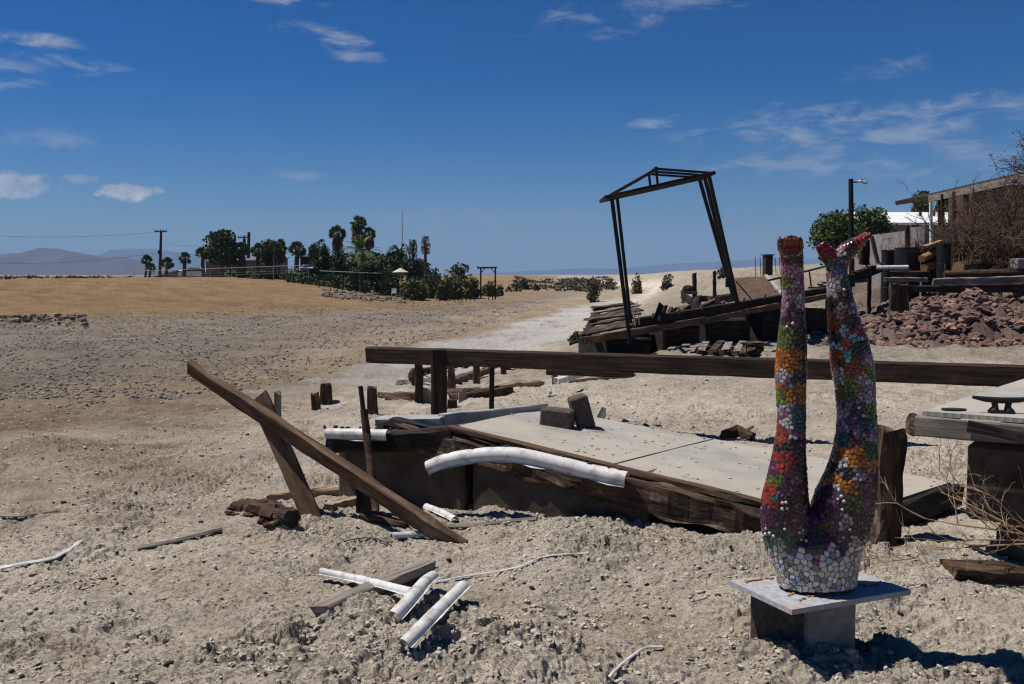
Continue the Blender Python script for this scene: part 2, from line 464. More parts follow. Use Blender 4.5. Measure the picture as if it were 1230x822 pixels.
# ------------------------------------------------------------------ distant hills
def ridge(name, mat, d, prof, depth, seed):
    """a mountain range as a closed heightfield: prof = [(photo x, photo y of the crest)]"""
    pxs = np.array([p[0] for p in prof], float); pys = np.array([p[1] for p in prof], float)
    nx, ny = 220, 26
    u = np.linspace(pxs[0], pxs[-1], nx)
    crest = (331 - np.interp(u, pxs, pys)) / FPX * d
    xs = (u - 615) / FPX * d
    vs = []; fs = []
    for j in range(ny):
        v = j / (ny - 1)
        k = 1 - abs(v * 2 - 1) ** 1.3
        yv = d + (v - 0.5) * depth
        xv = xs * (yv / d)
        rough = 1 + 0.35 * fbm(xs / (depth * .16), np.full(nx, v * 5.0), 5, seed, .55) * (1 - k ** 6)
        zv = crest * k * rough + d * 0.0004 * fbm(xs / (d * .01), np.full(nx, v * 9.), 3, seed + 3) * k
        for a, b in zip(xv, np.maximum(zv, 0) - 2): vs.append((a, yv, b))
    for j in range(ny - 1):
        for i in range(nx - 1):
            a = j * nx + i
            fs.append((a, a + 1, a + nx + 1, a + nx))
    me = bpy.data.meshes.new(name); me.from_pydata(vs, [], fs)
    me.polygons.foreach_set('use_smooth', [True] * len(fs))
    me.materials.append(mat)
    o = bpy.data.objects.new(name, me); COL.objects.link(o); o['kind'] = 'structure'
    return o
mm, mt, mb = new_mat('desert_rock')
mtc = mt.new('ShaderNodeTexCoord').outputs['Object']
mt.link(mt.mix(mt.noise(mtc, 0.004, 8, .6), (.055, .045, .048), (.105, .085, .080)), mb.inputs['Base Color'])
mb.inputs['Roughness'].default_value = 1
ridge('mountains', mm, 5200, [(-700, 318), (-500, 302), (-300, 312), (-200, 303), (-60, 306), (0, 306), (28, 304), (50, 298), (72, 299), (100, 304), (125, 309), (150, 308), (175, 315), (195, 325), (215, 331)], 1400, 3)
ridge('far_mountains', mm, 11000, [(60, 331), (110, 310), (135, 303), (160, 299), (180, 299), (215, 303), (250, 307), (290, 314), (340, 322), (420, 331)], 2400, 9)
ridge('far_hills', mm, 14000, [(560, 331), (640, 326), (700, 323), (740, 324), (800, 318), (860, 315), (930, 311), (990, 313), (1080, 319), (1250, 320), (1500, 331)], 2800, 17)

# ------------------------------------------------------------------ air
def build_haze():
    X0, Y0, Y1, Z0, Z1 = 19000, -3000, 17500, -6, 460
    me = bpy.data.meshes.new('haze')
    v = [(sx * X0, y, z) for z in (Z0, Z1) for (sx, y) in ((-1, Y0), (1, Y0), (1, Y1), (-1, Y1))]
    me.from_pydata(v, [], [(3, 2, 1, 0), (4, 5, 6, 7), (0, 1, 5, 4), (1, 2, 6, 5), (2, 3, 7, 6), (3, 0, 4, 7)])
    m = bpy.data.materials.new('air'); m.use_nodes = True
    t = NT(m.node_tree); t.n.clear()
    o = t.new('ShaderNodeOutputMaterial'); vol = t.new('ShaderNodeVolumePrincipled')
    vol.inputs['Color'].default_value = (0.37, 0.60, 0.96, 1)
    vol.inputs['Density'].default_value = 0.00010
    t.link(vol.outputs[0], o.inputs['Volume'])
    me.materials.append(m)
    ob = bpy.data.objects.new('haze', me); COL.objects.link(ob)
    ob['kind'] = 'stuff'; ob['label'] = 'pale blue desert heat haze over the far ground'
build_haze()
# ------------------------------------------------------------------ mesh building
class MB:
    def __init__(s):
        s.v = []; s.f = []; s.g = []
    def add(s, vs, fs, gs=None):
        o = len(s.v)
        s.v += [tuple(p) for p in vs]
        s.g += [tuple(p) for p in (gs if gs is not None else vs)]
        s.f += [tuple(i + o for i in f) for f in fs]
    def board(s, p0, p1, w, h, up=(0, 0, 1), jit=0.006, seg=None, taper=1.0, bow=0.0, ragged=0.0, ch=0.12, mid=0.0):
        """sawn timber p0->p1, w across, h along up; worn, slightly uneven edges. mid=0: p0,p1 on its axis; mid=1: on its top face"""
        p0 = Vector(p0); p1 = Vector(p1)
        ax = p1 - p0; L = ax.length; ax.normalize()
        up = Vector(up); sd = ax.cross(up).normalized(); up = sd.cross(ax).normalized()
        p0 = p0 - up * h * 0.5 * mid; p1 = p1 - up * h * 0.5 * mid
        seg = seg or max(2, int(L / max(0.06, 0.5 * max(w, h))))
        seg = min(seg, 60)
        c = ch * min(w, h)
        prof = [(-w / 2, -h / 2 + c), (-w / 2, h / 2 - c), (-w / 2 + c, h / 2), (w / 2 - c, h / 2), (w / 2, h / 2 - c), (w / 2, -h / 2 + c), (w / 2 - c, -h / 2), (-w / 2 + c, -h / 2)]
        sd0 = rng.uniform(0, 90); r0 = rng.uniform(0, 50)
        vs = []; gs = []; n = 8
        rag = [rng.uniform(-ragged, ragged) for _ in range(2 * n)]
        for i in range(seg + 1):
            t = i / seg; k = 1 + (taper - 1) * t
            for q, (a, b) in enumerate(prof):
                u = t * L
                if i == 0: u += rag[q]
                if i == seg: u += rag[n + q]
                ja = jit * (mnoise.noise((u * 4 + sd0, q * 1.7, 0)) + .3 * mnoise.noise((u * 9 + sd0, q * 3.1, 2))); jb = jit * (mnoise.noise((u * 4 - sd0, q * 2.3, 5)) + .3 * mnoise.noise((u * 9 - sd0, q * 2.9, 8)))
                p = p0 + ax * u + sd * (a * k + ja) + up * (b * k + jb + bow * 4 * t * (1 - t))
                vs.append(p); gs.append((u + r0, a + r0 * .37, b + r0 * .71))
        fs = [tuple(range(n - 1, -1, -1)) if False else tuple(range(n)), tuple(seg * n + n - 1 - q for q in range(n))]
        for i in range(seg):
            for q in range(n):
                a = i * n + q; b = i * n + (q + 1) % n
                fs.append((a, a + n, b + n, b))
        s.add(vs, fs, gs)
    def tube(s, pts, rad, n=8, cap=True, jit=0.0, sq=1.0):
        pts = [Vector(p) for p in pts]
        if not isinstance(rad, (list, tuple)): rad = [rad] * len(pts)
        vs = []; gs = []; u = 0; r0 = rng.uniform(0, 50)
        t = (pts[1] - pts[0]).normalized()
        ref = Vector((0, 0, 1)) if abs(t.z) < 0.9 else Vector((0, 1, 0))
        nrm = t.cross(ref).normalized()
        for i, p in enumerate(pts):
            t = ((pts[min(i + 1, len(pts) - 1)]) - pts[max(i - 1, 0)]).normalized()
            nrm = (nrm - t * nrm.dot(t)).normalized(); bn = t.cross(nrm)
            if i: u += (p - pts[i - 1]).length
            for k in range(n):
                a = 2 * math.pi * k / n
                r = rad[i] * (1 + (rng.uniform(-jit, jit) if jit else 0))
                vs.append(p + nrm * math.cos(a) * r + bn * math.sin(a) * r * sq)
                gs.append((u + r0, math.cos(a) * rad[i], math.sin(a) * rad[i] + r0))
        fs = []
        for i in range(len(pts) - 1):
            for k in range(n):
                a = i * n + k; b = i * n + (k + 1) % n
                fs.append((a, b, b + n, a + n))
        if cap:
            fs.append(tuple(range(n - 1, -1, -1))); fs.append(tuple((len(pts) - 1) * n + k for k in range(n)))
        s.add(vs, fs, gs)
    def box(s, c, size, M=None, bev=0.0):
        x, y, z = (q / 2 for q in size)
        c = Vector(c)
        if bev:
            vs = []
            for sx in (-1, 1):
                for sy in (-1, 1):
                    for sz in (-1, 1):
                        vs += [Vector((sx * (x - bev), sy * (y - bev), sz * z)), Vector((sx * (x - bev), sy * y, sz * (z - bev))), Vector((sx * x, sy * (y - bev), sz * (z - bev)))]
            import bmesh
            bm = bmesh.new()
            for v in vs: bm.verts.new(v)
            bmesh.ops.convex_hull(bm, input=bm.verts)
            bm.verts.index_update()
            vv = [v.co.copy() for v in bm.verts]; ff = [tuple(v.index for v in f.verts) for f in bm.faces]
            bm.free()
        else:
            vv = [Vector((sx * x, sy * y, sz * z)) for sx in (-1, 1) for sy in (-1, 1) for sz in (-1, 1)]
            ff = [(0, 1, 3, 2), (4, 6, 7, 5), (0, 4, 5, 1), (2, 3, 7, 6), (0, 2, 6, 4), (1, 5, 7, 3)]
        out = [c + (M @ v if M else v) for v in vv]
        s.add(out, ff, [tuple(v + c) for v in vv])
    def blob(s, c, r, sub=2, amp=0.25, freq=1.0, M=None):
        base = ICO[sub]
        c = Vector(c); r = Vector(r) if not isinstance(r, (int, float)) else Vector((r, r, r))
        o = Vector((rng.uniform(-99, 99), rng.uniform(-99, 99), rng.uniform(-99, 99)))
        vs = []
        for v in base[0]:
            k = 1 + amp * mnoise.fractal(v * freq + o, 1.0, 2.0, 3)
            p = Vector((v.x * r.x * k, v.y * r.y * k, v.z * r.z * k))
            vs.append(c + (M @ p if M else p))
        s.add(vs, base[1])
    def slab(s, quad, thick, nu=8, nv=8, amp=0.0):
        """thick sheet over 4 top corners a,b,c,d (ccw from above)"""
        a, b, c, d = (Vector(q) for q in quad)
        nrm = (b - a).cross(d - a).normalized()
        L = (b - a).length; W = (d - a).length
        vs = []; gs = []
        for lay in (0, 1):
            for j in range(nv + 1):
                for i in range(nu + 1):
                    u, v = i / nu, j / nv
                    p = a.lerp(b, u).lerp(d.lerp(c, u), v) - nrm * thick * lay
                    if amp: p = p + nrm * amp * mnoise.noise((u * L * 1.3, v * W * 1.3, 3))
                    vs.append(p); gs.append((u * L, v * W, -thick * lay))
        N = (nu + 1) * (nv + 1); fs = []
        idx = lambda l, i, j: l * N + j * (nu + 1) + i
        for j in range(nv):
            for i in range(nu):
                fs.append((idx(0, i, j), idx(0, i + 1, j), idx(0, i + 1, j + 1), idx(0, i, j + 1)))
                fs.append((idx(1, i, j), idx(1, i, j + 1), idx(1, i + 1, j + 1), idx(1, i + 1, j)))
        for i in range(nu):
            fs.append((idx(0, i, 0), idx(1, i, 0), idx(1, i + 1, 0), idx(0, i + 1, 0)))
            fs.append((idx(0, i, nv), idx(0, i + 1, nv), idx(1, i + 1, nv), idx(1, i, nv)))
        for j in range(nv):
            fs.append((idx(0, 0, j), idx(0, 0, j + 1), idx(1, 0, j + 1), idx(1, 0, j)))
            fs.append((idx(0, nu, j), idx(1, nu, j), idx(1, nu, j + 1), idx(0, nu, j + 1)))
        s.add(vs, fs, gs)
    def leaf(s, c, size, nrm=None, asp=0.5, bend=None):
        n = Vector(nrm) if nrm else Vector((rng.gauss(0, 1), rng.gauss(0, 1), rng.gauss(0, 1)))
        n.normalize()
        a = n.cross(Vector((rng.gauss(0, 1), rng.gauss(0, 1), rng.gauss(0, 1)))).normalized(); b = n.cross(a)
        c = Vector(c)
        s.add([c - a * size, c - b * size * asp, c + a * size, c + b * size * asp], [(0, 1, 2, 3)])
    def build(s, name, mat, parent=None, smooth=False, origin=None):
        me = bpy.data.meshes.new(name)
        v = np.array(s.v, float)
        if parent is not None: org = np.array(PLOC[parent.name])
        elif origin is not None: org = np.array(origin, float)
        else: org = np.array([(v[:, 0].min() + v[:, 0].max()) / 2, (v[:, 1].min() + v[:, 1].max()) / 2, v[:, 2].min()])
        me.from_pydata((v - org).tolist(), [], s.f)
        ga = me.attributes.new('gv', 'FLOAT_VECTOR', 'POINT')
        ga.data.foreach_set('vector', np.array(s.g, float).ravel())
        if smooth: me.polygons.foreach_set('use_smooth', [True] * len(s.f))
        me.materials.append(MATS[mat] if isinstance(mat, str) else mat)
        o = bpy.data.objects.new(name, me); COL.objects.link(o)
        if parent is not None:
            o.parent = parent
            PLOC[o.name] = tuple(org)
        else:
            o.location = org
            PLOC[o.name] = tuple(org)
        return o
PLOC = {}
ICO = {}
def _ico():
    import bmesh
    for k in (0, 1, 2, 3):
        bm = bmesh.new(); bmesh.ops.create_icosphere(bm, subdivisions=max(k, 1), radius=1.0)
        if k == 0:
            bm.free(); bm = bmesh.new(); bmesh.ops.create_icosphere(bm, subdivisions=1, radius=1.0)
        ICO[k] = ([v.co.copy() for v in bm.verts], [tuple(v.index for v in f.verts) for f in bm.faces]); bm.free()
_ico()
def thing(name, label, cat, loc, group=None):
    o = bpy.data.objects.new(name, None); COL.objects.link(o)
    o.empty_display_size = 0.1
    o.location = loc; PLOC[o.name] = tuple(loc)
    o['label'] = label; o['category'] = cat
    if group: o['group'] = group
    return o
def tag(o, label, cat, group=None, kind=None):
    if label: o['label'] = label
    if cat: o['category'] = cat
    if group: o['group'] = group
    if kind: o['kind'] = kind
    return o

# ------------------------------------------------------------------ object materials
def wood(name, dark, light, sc=(2.0, 34, 34), rough=0.85, bump=0.8, bd=0.004, dust=None, dust_amt=0.0, knots=True):
    m, t, b = new_mat(name)
    gv = t.new('ShaderNodeAttribute', attribute_name='gv').outputs['Vector']
    n = t.noise(t.mapping(gv, sc=sc), 1.0, 8, 0.62, 0.6)
    n2 = t.noise(t.mapping(gv, sc=(1.2, 3, 3)), 1.6, 5, 0.6)
    col = t.mix(t.smooth(n, .32, .68), dark, light)
    col = t.mix(t.smooth(n2, .45, .75, 0, .6), col, [c * 0.45 for c in dark])
    ckn = t.noise(t.mapping(gv, sc=(1.1, 46, 46), loc=(2, 5, 9)), 1.0, 5, .55)
    col = t.mix(t.smooth(ckn, .64, .69, 0, .85), col, [c * .2 for c in dark])
    col = t.mix(t.smooth(ckn, .36, .26, 0, .55), col, [min(1, c * 1.9) for c in light])
    if dust:
        nd = t.noise(t.mapping(gv, sc=(3, 7, 7), loc=(4, 4, 4)), 1.5, 8, 0.7)
        col = t.mix(t.smooth(nd, .5, .68, 0, dust_amt), col, dust)
    t.link(col, b.inputs['Base Color'])
    b.inputs['Roughness'].default_value = rough
    n = t.math('SUBTRACT', n, t.smooth(ckn, .62, .70, 0, .6))
    h = t.math('ADD', n, t.math('MULTIPLY', t.noise(t.mapping(gv, sc=(sc[0] * 2, sc[1] * 3, sc[2] * 3)), 1.0, 4, .6), .4))
    t.link(t.bump(h, bump, bd), b.inputs['Normal'])
    return m
wood('wood_dark', (.013, .0075, .006), (.052, .029, .021), dust=(.14, .10, .075), dust_amt=.22)
wood('wood_black', (.009, .0075, .007), (.033, .024, .020), dust=(.2, .16, .12), dust_amt=.2)
wood('wood_brown', (.045, .025, .015), (.15, .092, .054), dust=(.30, .24, .18), dust_amt=.4)
wood('wood_rotten', (.015, .010, .008), (.11, .066, .040), sc=(2.6, 22, 22), bump=1.0, bd=.025, dust=(.33, .25, .18), dust_amt=.6)
wood('wood_grey', (.12, .10, .085), (.30, .26, .225), dust=(.36, .31, .25), dust_amt=.4)
wood('wood_tan', (.20, .13, .075), (.40, .29, .185), dust=(.4, .34, .27), dust_amt=.4)
wood('wood_orange', (.24, .11, .04), (.42, .23, .10))
wood('bark', (.045, .035, .028), (.13, .10, .08), sc=(4, 26, 26), bd=.01)
wood('steel_dark', (.005, .0045, .0045), (.016, .012, .011), sc=(5, 12, 12), rough=.6, bump=.3, bd=.002)
wood('steel_brown', (.030, .016, .011), (.085, .045, .030), sc=(6, 14, 14), rough=.7, bump=.4)
def speck(name, c1, c2, scale=8, rough=0.85, bump=0.5, bd=0.004, stain=None, stain_amt=0.5, st_scale=2.0, metal=0.0, spec=0.25, coord='gv', fine=90):
    m, t, b = new_mat(name)
    if coord == 'gv': gv = t.new('ShaderNodeAttribute', attribute_name='gv').outputs['Vector']
    else: gv = t.new('ShaderNodeTexCoord').outputs['Object']
    n = t.noise(gv, scale, 8, 0.65)
    col = t.mix(t.smooth(n, .3, .7), c1, c2)
    if stain:
        sn = t.noise(t.mapping(gv, loc=(5, 2, 8)), st_scale, 8, 0.68)
        col = t.mix(t.smooth(sn, .47, .66, 0, stain_amt), col, stain)
    t.link(col, b.inputs['Base Color'])
    b.inputs['Roughness'].default_value = rough; b.inputs['Metallic'].default_value = metal
    b.inputs['Specular IOR Level'].default_value = spec
    h = t.math('ADD', t.math('MULTIPLY', n, .6), t.noise(gv, fine, 5, .7))
    t.link(t.bump(h, bump, bd), b.inputs['Normal'])
    return m
speck('vinyl', (.52, .51, .50), (.68, .67, .66), 14, .5, .25, .003, stain=(.33, .275, .21), stain_amt=.85, st_scale=11)
speck('rubber', (.012, .012, .013), (.035, .034, .033), 20, .7)
speck('concrete', (.20, .185, .165), (.31, .285, .255), 16, .95, .8, .004, stain=(.14, .115, .09), stain_amt=.5, st_scale=6)
speck('pumice_block', (.060, .047, .042), (.135, .108, .094), 40, .97, 1.0, .006, fine=160)
speck('pontoon', (.065, .048, .036), (.125, .098, .074), 7, .95, .8, .006, stain=(.045, .028, .02), stain_amt=.9, st_scale=3.0)
speck('rust', (.032, .018, .013), (.100, .055, .038), 14, .9, .8, .006)
speck('char', (.016, .012, .010), (.055, .042, .034), 12, .95, 1.0, .01)
speck('red_rock', (.125, .076, .066), (.255, .170, .148), 5, .95, .8, .02, coord='obj', fine=40)
speck('grey_rock', (.10, .082, .066), (.26, .215, .17), 4, .95, .8, .03, coord='obj', fine=20)
speck('clay_clod', (.38, .335, .27), (.56, .50, .40), 20, .97, .9, .006, coord='obj', fine=120)
speck('mud_clod', (.18, .158, .128), (.29, .255, .21), 3, .97, .8, .02, coord='obj', fine=40)
speck('white_metal', (.70, .69, .67), (.80, .79, .78), 3, .5, .1, .002)
speck('stucco_tan', (.20, .16, .125), (.27, .22, .17), 2, .95, .3, .004)
speck('grey_block_wall', (.19, .175, .165), (.27, .25, .235), 3, .95, .5, .006, stain=(.12, .11, .1), stain_amt=.4)
speck('dark_glass', (.02, .022, .025), (.03, .032, .035), 2, .2, .05)
speck('black_steel', (.007, .007, .008), (.016, .015, .015), 20, .55, .3, .002)
speck('pipe_grey', (.27, .265, .25), (.40, .39, .36), 9, .7, .4)
speck('canvas', (.50, .43, .33), (.60, .53, .42), 3, .9, .2)
speck('shed_roof', (.42, .40, .38), (.50, .48, .46), 2, .8, .2)
speck('plate_mortar', (.25, .26, .28), (.40, .41, .43), 34, .7, .5, .003, stain=(.42, .29, .20), stain_amt=.5, st_scale=7)
m_ = MATS['vinyl']; t_ = NT(m_.node_tree); b_ = m_.node_tree.nodes['Principled BSDF']
src = b_.inputs['Base Color'].links[0].from_socket
gv_ = t_.new('ShaderNodeAttribute', attribute_name='gv').outputs['Vector']
ck = t_.smooth(t_.noise(t_.mapping(gv_, sc=(9, 22, 22), loc=(3, 1, 2)), 1.0, 4, .6), .70, .72, 0, .9)
t_.link(t_.mix(ck, src, (.03, .028, .026)), b_.inputs['Base Color'])
m_ = MATS['red_rock']; t_ = NT(m_.node_tree); b_ = m_.node_tree.nodes['Principled BSDF']
src = b_.inputs['Base Color'].links[0].from_socket
isl = t_.new('ShaderNodeNewGeometry').outputs['Random Per Island']
t_.link(t_.mix(1.0, src, t_.mix(isl, (.62, .64, .66), (1.38, 1.28, 1.15)), 'MULTIPLY'), b_.inputs['Base Color'])
def corrugated(name, c1, c2, freq):
    m, t, b = new_mat(name)
    gv = t.new('ShaderNodeAttribute', attribute_name='gv').outputs['Vector']
    w = t.new('ShaderNodeTexWave', wave_type='BANDS', bands_direction='X'); w.inputs['Scale'].default_value = freq
    w.inputs['Distortion'].default_value = 0.3
    t.link(gv, w.inputs['Vector'])
    col = t.mix(t.noise(gv, 1.5, 6), c1, c2)
    t.link(col, b.inputs['Base Color']); b.inputs['Roughness'].default_value = .7
    t.link(t.bump(w.outputs['Fac'], .8, .05), b.inputs['Normal'])
corrugated('corrugated_sheet', (.13, .12, .11), (.22, .205, .19), 0.9)
def deck_plate():
    m, t, b = new_mat('tread_plate')
    gv = t.new('ShaderNodeAttribute', attribute_name='gv').outputs['Vector']
    r1 = t.mapping(gv, sc=(1, 1, 0), rot=(0, 0, R(45)))
    w1 = t.new('ShaderNodeTexWave', wave_type='BANDS', bands_direction='X'); w1.inputs['Scale'].default_value = 13; t.link(r1, w1.inputs['Vector'])
    w2 = t.new('ShaderNodeTexWave', wave_type='BANDS', bands_direction='Y'); w2.inputs['Scale'].default_value = 13; t.link(r1, w2.inputs['Vector'])
    tr = t.math('MULTIPLY', w1.outputs['Fac'], w2.outputs['Fac'])
    n = t.noise(gv, 3, 8, .65); n2 = t.noise(t.mapping(gv, loc=(9, 1, 0)), 1.3, 8, .7)
    col = t.mix(t.smooth(n, .3, .7), (.25, .24, .215), (.36, .345, .31))
    col = t.mix(t.smooth(n2, .42, .58, 0, .8), col, (.40, .355, .29))
    col = t.mix(t.math('MULTIPLY', tr, .07), col, (.54, .52, .47))
    rs = t.smooth(t.noise(t.mapping(gv, loc=(2, 7, 3)), 3.4, 6, .6), .66, .75, 0, .8)
    col = t.mix(rs, col, (.19, .09, .045))
    t.link(col, b.inputs['Base Color']); b.inputs['Roughness'].default_value = .8; b.inputs['Metallic'].default_value = .0
    t.link(t.bump(tr, .35, .004), b.inputs['Normal'])
deck_plate()
def leafmat(name, c1, c2):
    m, t, b = new_mat(name)
    g = t.new('ShaderNodeNewGeometry')
    col = t.mix(g.outputs['Random Per Island'], c1, c2)
    t.link(col, b.inputs['Base Color']); b.inputs['Roughness'].default_value = .7
    b.inputs['Specular IOR Level'].default_value = .15
leafmat('leaf_dark', (.032, .056, .020), (.100, .140, .046))
leafmat('leaf_olive', (.050, .062, .022), (.125, .135, .055))
leafmat('leaf_palm', (.045, .072, .022), (.140, .175, .060))
leafmat('leaf_bluish', (.034, .045, .028), (.078, .095, .062))
leafmat('leaf_scrub', (.050, .048, .028), (.105, .095, .058))
leafmat('leaf_dead', (.075, .045, .026), (.170, .110, .062))
leafmat('twig_dead', (.060, .036, .024), (.140, .092, .062))
leafmat('twig_pale', (.20, .13, .080), (.36, .26, .165))
leafmat('sage', (.070, .088, .045), (.150, .165, .090))
# ------------------------------------------------------------------ mosaic legs
def project(p):
    q = Vector(p) - Vector((0, 0, CAM_H))
    f = q.dot(_F)
    return 615 + q.x / f * FPX, 411 - q.dot(_U) / f * FPX
def mosaic_legs():
    D0 = 3.43
    k = S(D0)
    def T(rows, n=20, sq=1.0):
        m.tube([P(x, y, d=D0 + dy) for x, y, w, dy in rows], [w * k * 1.0 for x, y, w, dy in rows], n=n, sq=sq)
    m = MB()
    # left leg, thigh at the bottom, ankle on top
    T([(954, 672, 30, .02), (948, 645, 32, .02), (944, 620, 31, .0), (943, 598, 28, -.01), (946, 570, 23.5, -.02), (948, 545, 20, -.02), (950, 522, 17.5, -.01),
       (951, 498, 17, .0), (950, 470, 18, .015), (950, 445, 19.5, .02), (951, 415, 18, .015), (952, 385, 15, .01), (953, 355, 13.2, .005), (952, 330, 13.2, 0), (951, 308, 13.5, 0), (951, 299, 13, .0)])
    T([(953, 307, 11, .05), (951, 301, 13, 0), (950, 298, 13.5, -.05), (950, 297, 14, -.09), (950, 296, 12, -.12)])
    for i, tx in enumerate((937.5, 944, 950, 956, 962)):
        T([(tx, 297, 3.8, -.10), (tx - .5, 293, 3.4, -.15), (tx - .5, 288, 3.0, -.185)], 10)
    # right leg
    T([(1002, 672, 30, .02), (1005, 645, 35, .01), (1010, 620, 38, .0), (1015, 598, 36, -.01), (1023, 572, 31.5, -.02), (1027, 545, 27, -.02), (1029, 520, 24.5, -.015),
       (1029, 495, 23, .0), (1027, 465, 24, .015), (1024, 440, 25.5, .02), (1019, 412, 23.5, .015), (1013, 385, 19, .01), (1009, 358, 15.5, .0), (1006, 338, 12.8, 0), (1005, 322, 12.5, 0), (1006, 313, 11, 0)])
    T([(1005, 322, 11, 0), (998, 310, 10.5, 0), (990, 300, 8.8, 0), (985, 293, 6.8, 0)])
    T([(1005, 320, 12.5, 0), (1011, 309, 12, 0), (1020, 299, 11, 0), (1031, 291, 8.5, -.005), (1038, 287, 6, -.01)])
    for i, dy in enumerate((-.035, -.015, .003, .02, .034)):
        e = (1047, 1046, 1044, 1042, 1040)[i]
        T([(1030, 290, 5, dy), (e - 6, 285.5, 3.6, dy), (e, 280.5, 3.0, dy)], 10)
    # hips
    T([(981, 702, 48, 0), (981, 688, 50, 0), (981, 668, 54, .0), (980, 648, 54, .01), (978, 632, 46, .01), (977, 622, 30, .0)], 28, .70)
    T([(979, 640, 34, .0), (976, 622, 16, -.01), (974, 611, 6, -.01)])
    me = bpy.data.meshes.new('rough'); me.from_pydata(m.v, [], m.f)
    tmp = bpy.data.objects.new('rough', me); COL.objects.link(tmp)
    md = tmp.modifiers.new('r', 'REMESH'); md.mode = 'VOXEL'; md.voxel_size = 0.0026
    sm = tmp.modifiers.new('s', 'SMOOTH'); sm.iterations = 9; sm.factor = .5
    bpy.context.view_layer.update()
    ev = tmp.evaluated_get(bpy.context.evaluated_depsgraph_get())
    me2 = bpy.data.meshes.new_from_object(ev)
    bpy.data.objects.remove(tmp); bpy.data.meshes.remove(me)
    nv = len(me2.vertices)
    co = np.empty(nv * 3); me2.vertices.foreach_get('co', co); co = co.reshape(-1, 3)
    no = np.empty(nv * 3); me2.vertices.foreach_get('normal', no); no = no.reshape(-1, 3)
    zb = P(981, 705, d=D0).z
    PAL = dict(pk=(.36, .15, .21), ll=(.27, .15, .24), wh=(.50, .45, .47), pu=(.105, .030, .075), dk=(.040, .014, .013), gr=(.150, .195, .032), dg=(.050, .080, .028),
               te=(.040, .120, .100), og=(.52, .19, .022), ro=(.34, .055, .018), rd=(.22, .010, .010), bk=(.010, .009, .010), lb=(.32, .54, .64), bl=(.07, .14, .25), gm=(.10, .06, .05))
    Z = """948 288 24 rd|962 306 12 dk|940 308 9 rd|948 312 8 dg|951 325 13 pk|963 335 10 ll|943 340 8 gr|938 352 6 wh|954 350 11 pk|964 362 7 wh|950 378 8 dk|947 390 6 gm|940 372 6 pk|960 380 8 dk|944 408 14 gr|962 412 13 bk|948 432 17 og|962 436 6 dk|943 449 8 wh|959 453 9 bk|949 461 7 ll|955 472 13 og|941 479 8 gr|948 488 8 wh|956 499 9 te|944 500 7 pk|946 509 8 wh|957 512 8 te|939 524 11 ro|952 522 7 pk|941 538 8 bk|956 540 10 dk|945 552 14 ro|962 558 9 dk|925 562 9 pu|935 577 9 gr|950 575 10 pu|924 590 8 ro|938 592 8 pu|931 599 6 te|957 592 12 dk|941 612 8 gm|924 616 8 pu|930 605 6 ro|935 645 13 te|958 628 13 pu|950 615 8 dk|922 632 8 pu|945 630 8 pu|965 610 8 dk
1037 286 16 rd|984 294 14 rd|996 304 9 rd|1012 300 8 pk|1021 294 8 dk|1024 302 7 dk|1002 316 8 te|1015 318 9 dk|1000 327 6 pk|1008 326 6 bl|1006 336 6 wh|1019 338 8 dg|1001 346 8 wh|1011 350 7 gm|1018 356 7 dk|1002 366 8 dk|1010 374 9 pk|1027 371 8 ll|1001 391 13 ro|1021 386 10 bk|1012 399 5 lb|1010 395 5 lb|1027 407 5 lb|1032 404 5 lb|1004 416 5 lb|999 418 5 lb|1018 428 5 lb|1019 433 4 lb|1015 413 6 ro|1000 406 8 bk|1036 418 9 bk|1010 432 8 bk|1004 430 9 ro|1026 444 11 ro|1036 394 10 ro|1028 424 7 bk|1022 396 6 ro|1041 432 8 pk|1038 455 8 wh|1008 455 9 wh|1022 465 13 gr|1037 466 8 pk|1046 449 7 gr|1003 480 8 dg|1014 488 9 ll|1041 480 8 wh|1032 492 8 gm|1048 492 8 gr|1021 508 9 pk|1011 500 7 wh|1041 513 8 te|1010 525 7 te|1008 514 6 pk|1025 530 8 dk|1029 528 5 gm|1047 522 8 ll|1031 551 13 og|1003 546 8 og|1045 541 9 dg|1012 556 6 wh|998 562 9 bk|1019 571 9 bk|1008 573 4 wh|1005 583 4 wh|1023 584 9 og|1031 570 8 ll|1029 605 10 gr|1010 598 6 gm|1013 612 5 gm|1016 628 6 wh|1043 590 12 pu|1041 620 14 pu|995 600 13 pu|1002 620 9 pu|978 625 9 pu|982 642 7 dg|984 630 5 gr|972 645 6 pu|994 645 6 pu|1028 640 9 pu|1000 575 8 og"""
    zones = [(float(a), float(b), float(c), d) for a, b, c, d in (q.split() for l in Z.split('\n') for q in l.split('|'))]
    za = np.array([(a, b) for a, b, c, d in zones]); zr = np.array([c for a, b, c, d in zones])
    # tile seeds: dart throwing on the surface
    order = np.random.RandomState(3).permutation(nv)
    grid = {}; seeds = []; cs = 0.010
    for vi in order[:110000]:
        p = co[vi]
        h = p[2] - zb
        rad = 0.0165 if h < .17 else 0.0118
        key = tuple(np.floor(p / cs).astype(int))
        ok = True
        for dx in (-2, -1, 0, 1, 2):
            for dy in (-2, -1, 0, 1, 2):
                for dz in (-2, -1, 0, 1, 2):
                    for q in grid.get((key[0] + dx, key[1] + dy, key[2] + dz), ()):
                        if (q[0] - p[0]) ** 2 + (q[1] - p[1]) ** 2 + (q[2] - p[2]) ** 2 < rad * rad: ok = False; break
                    if not ok: break
                if not ok: break
            if not ok: break
        if ok:
            grid.setdefault(key, []).append(p); seeds.append(vi)
    rs = np.random.RandomState(5)
    scol = []; beads = []
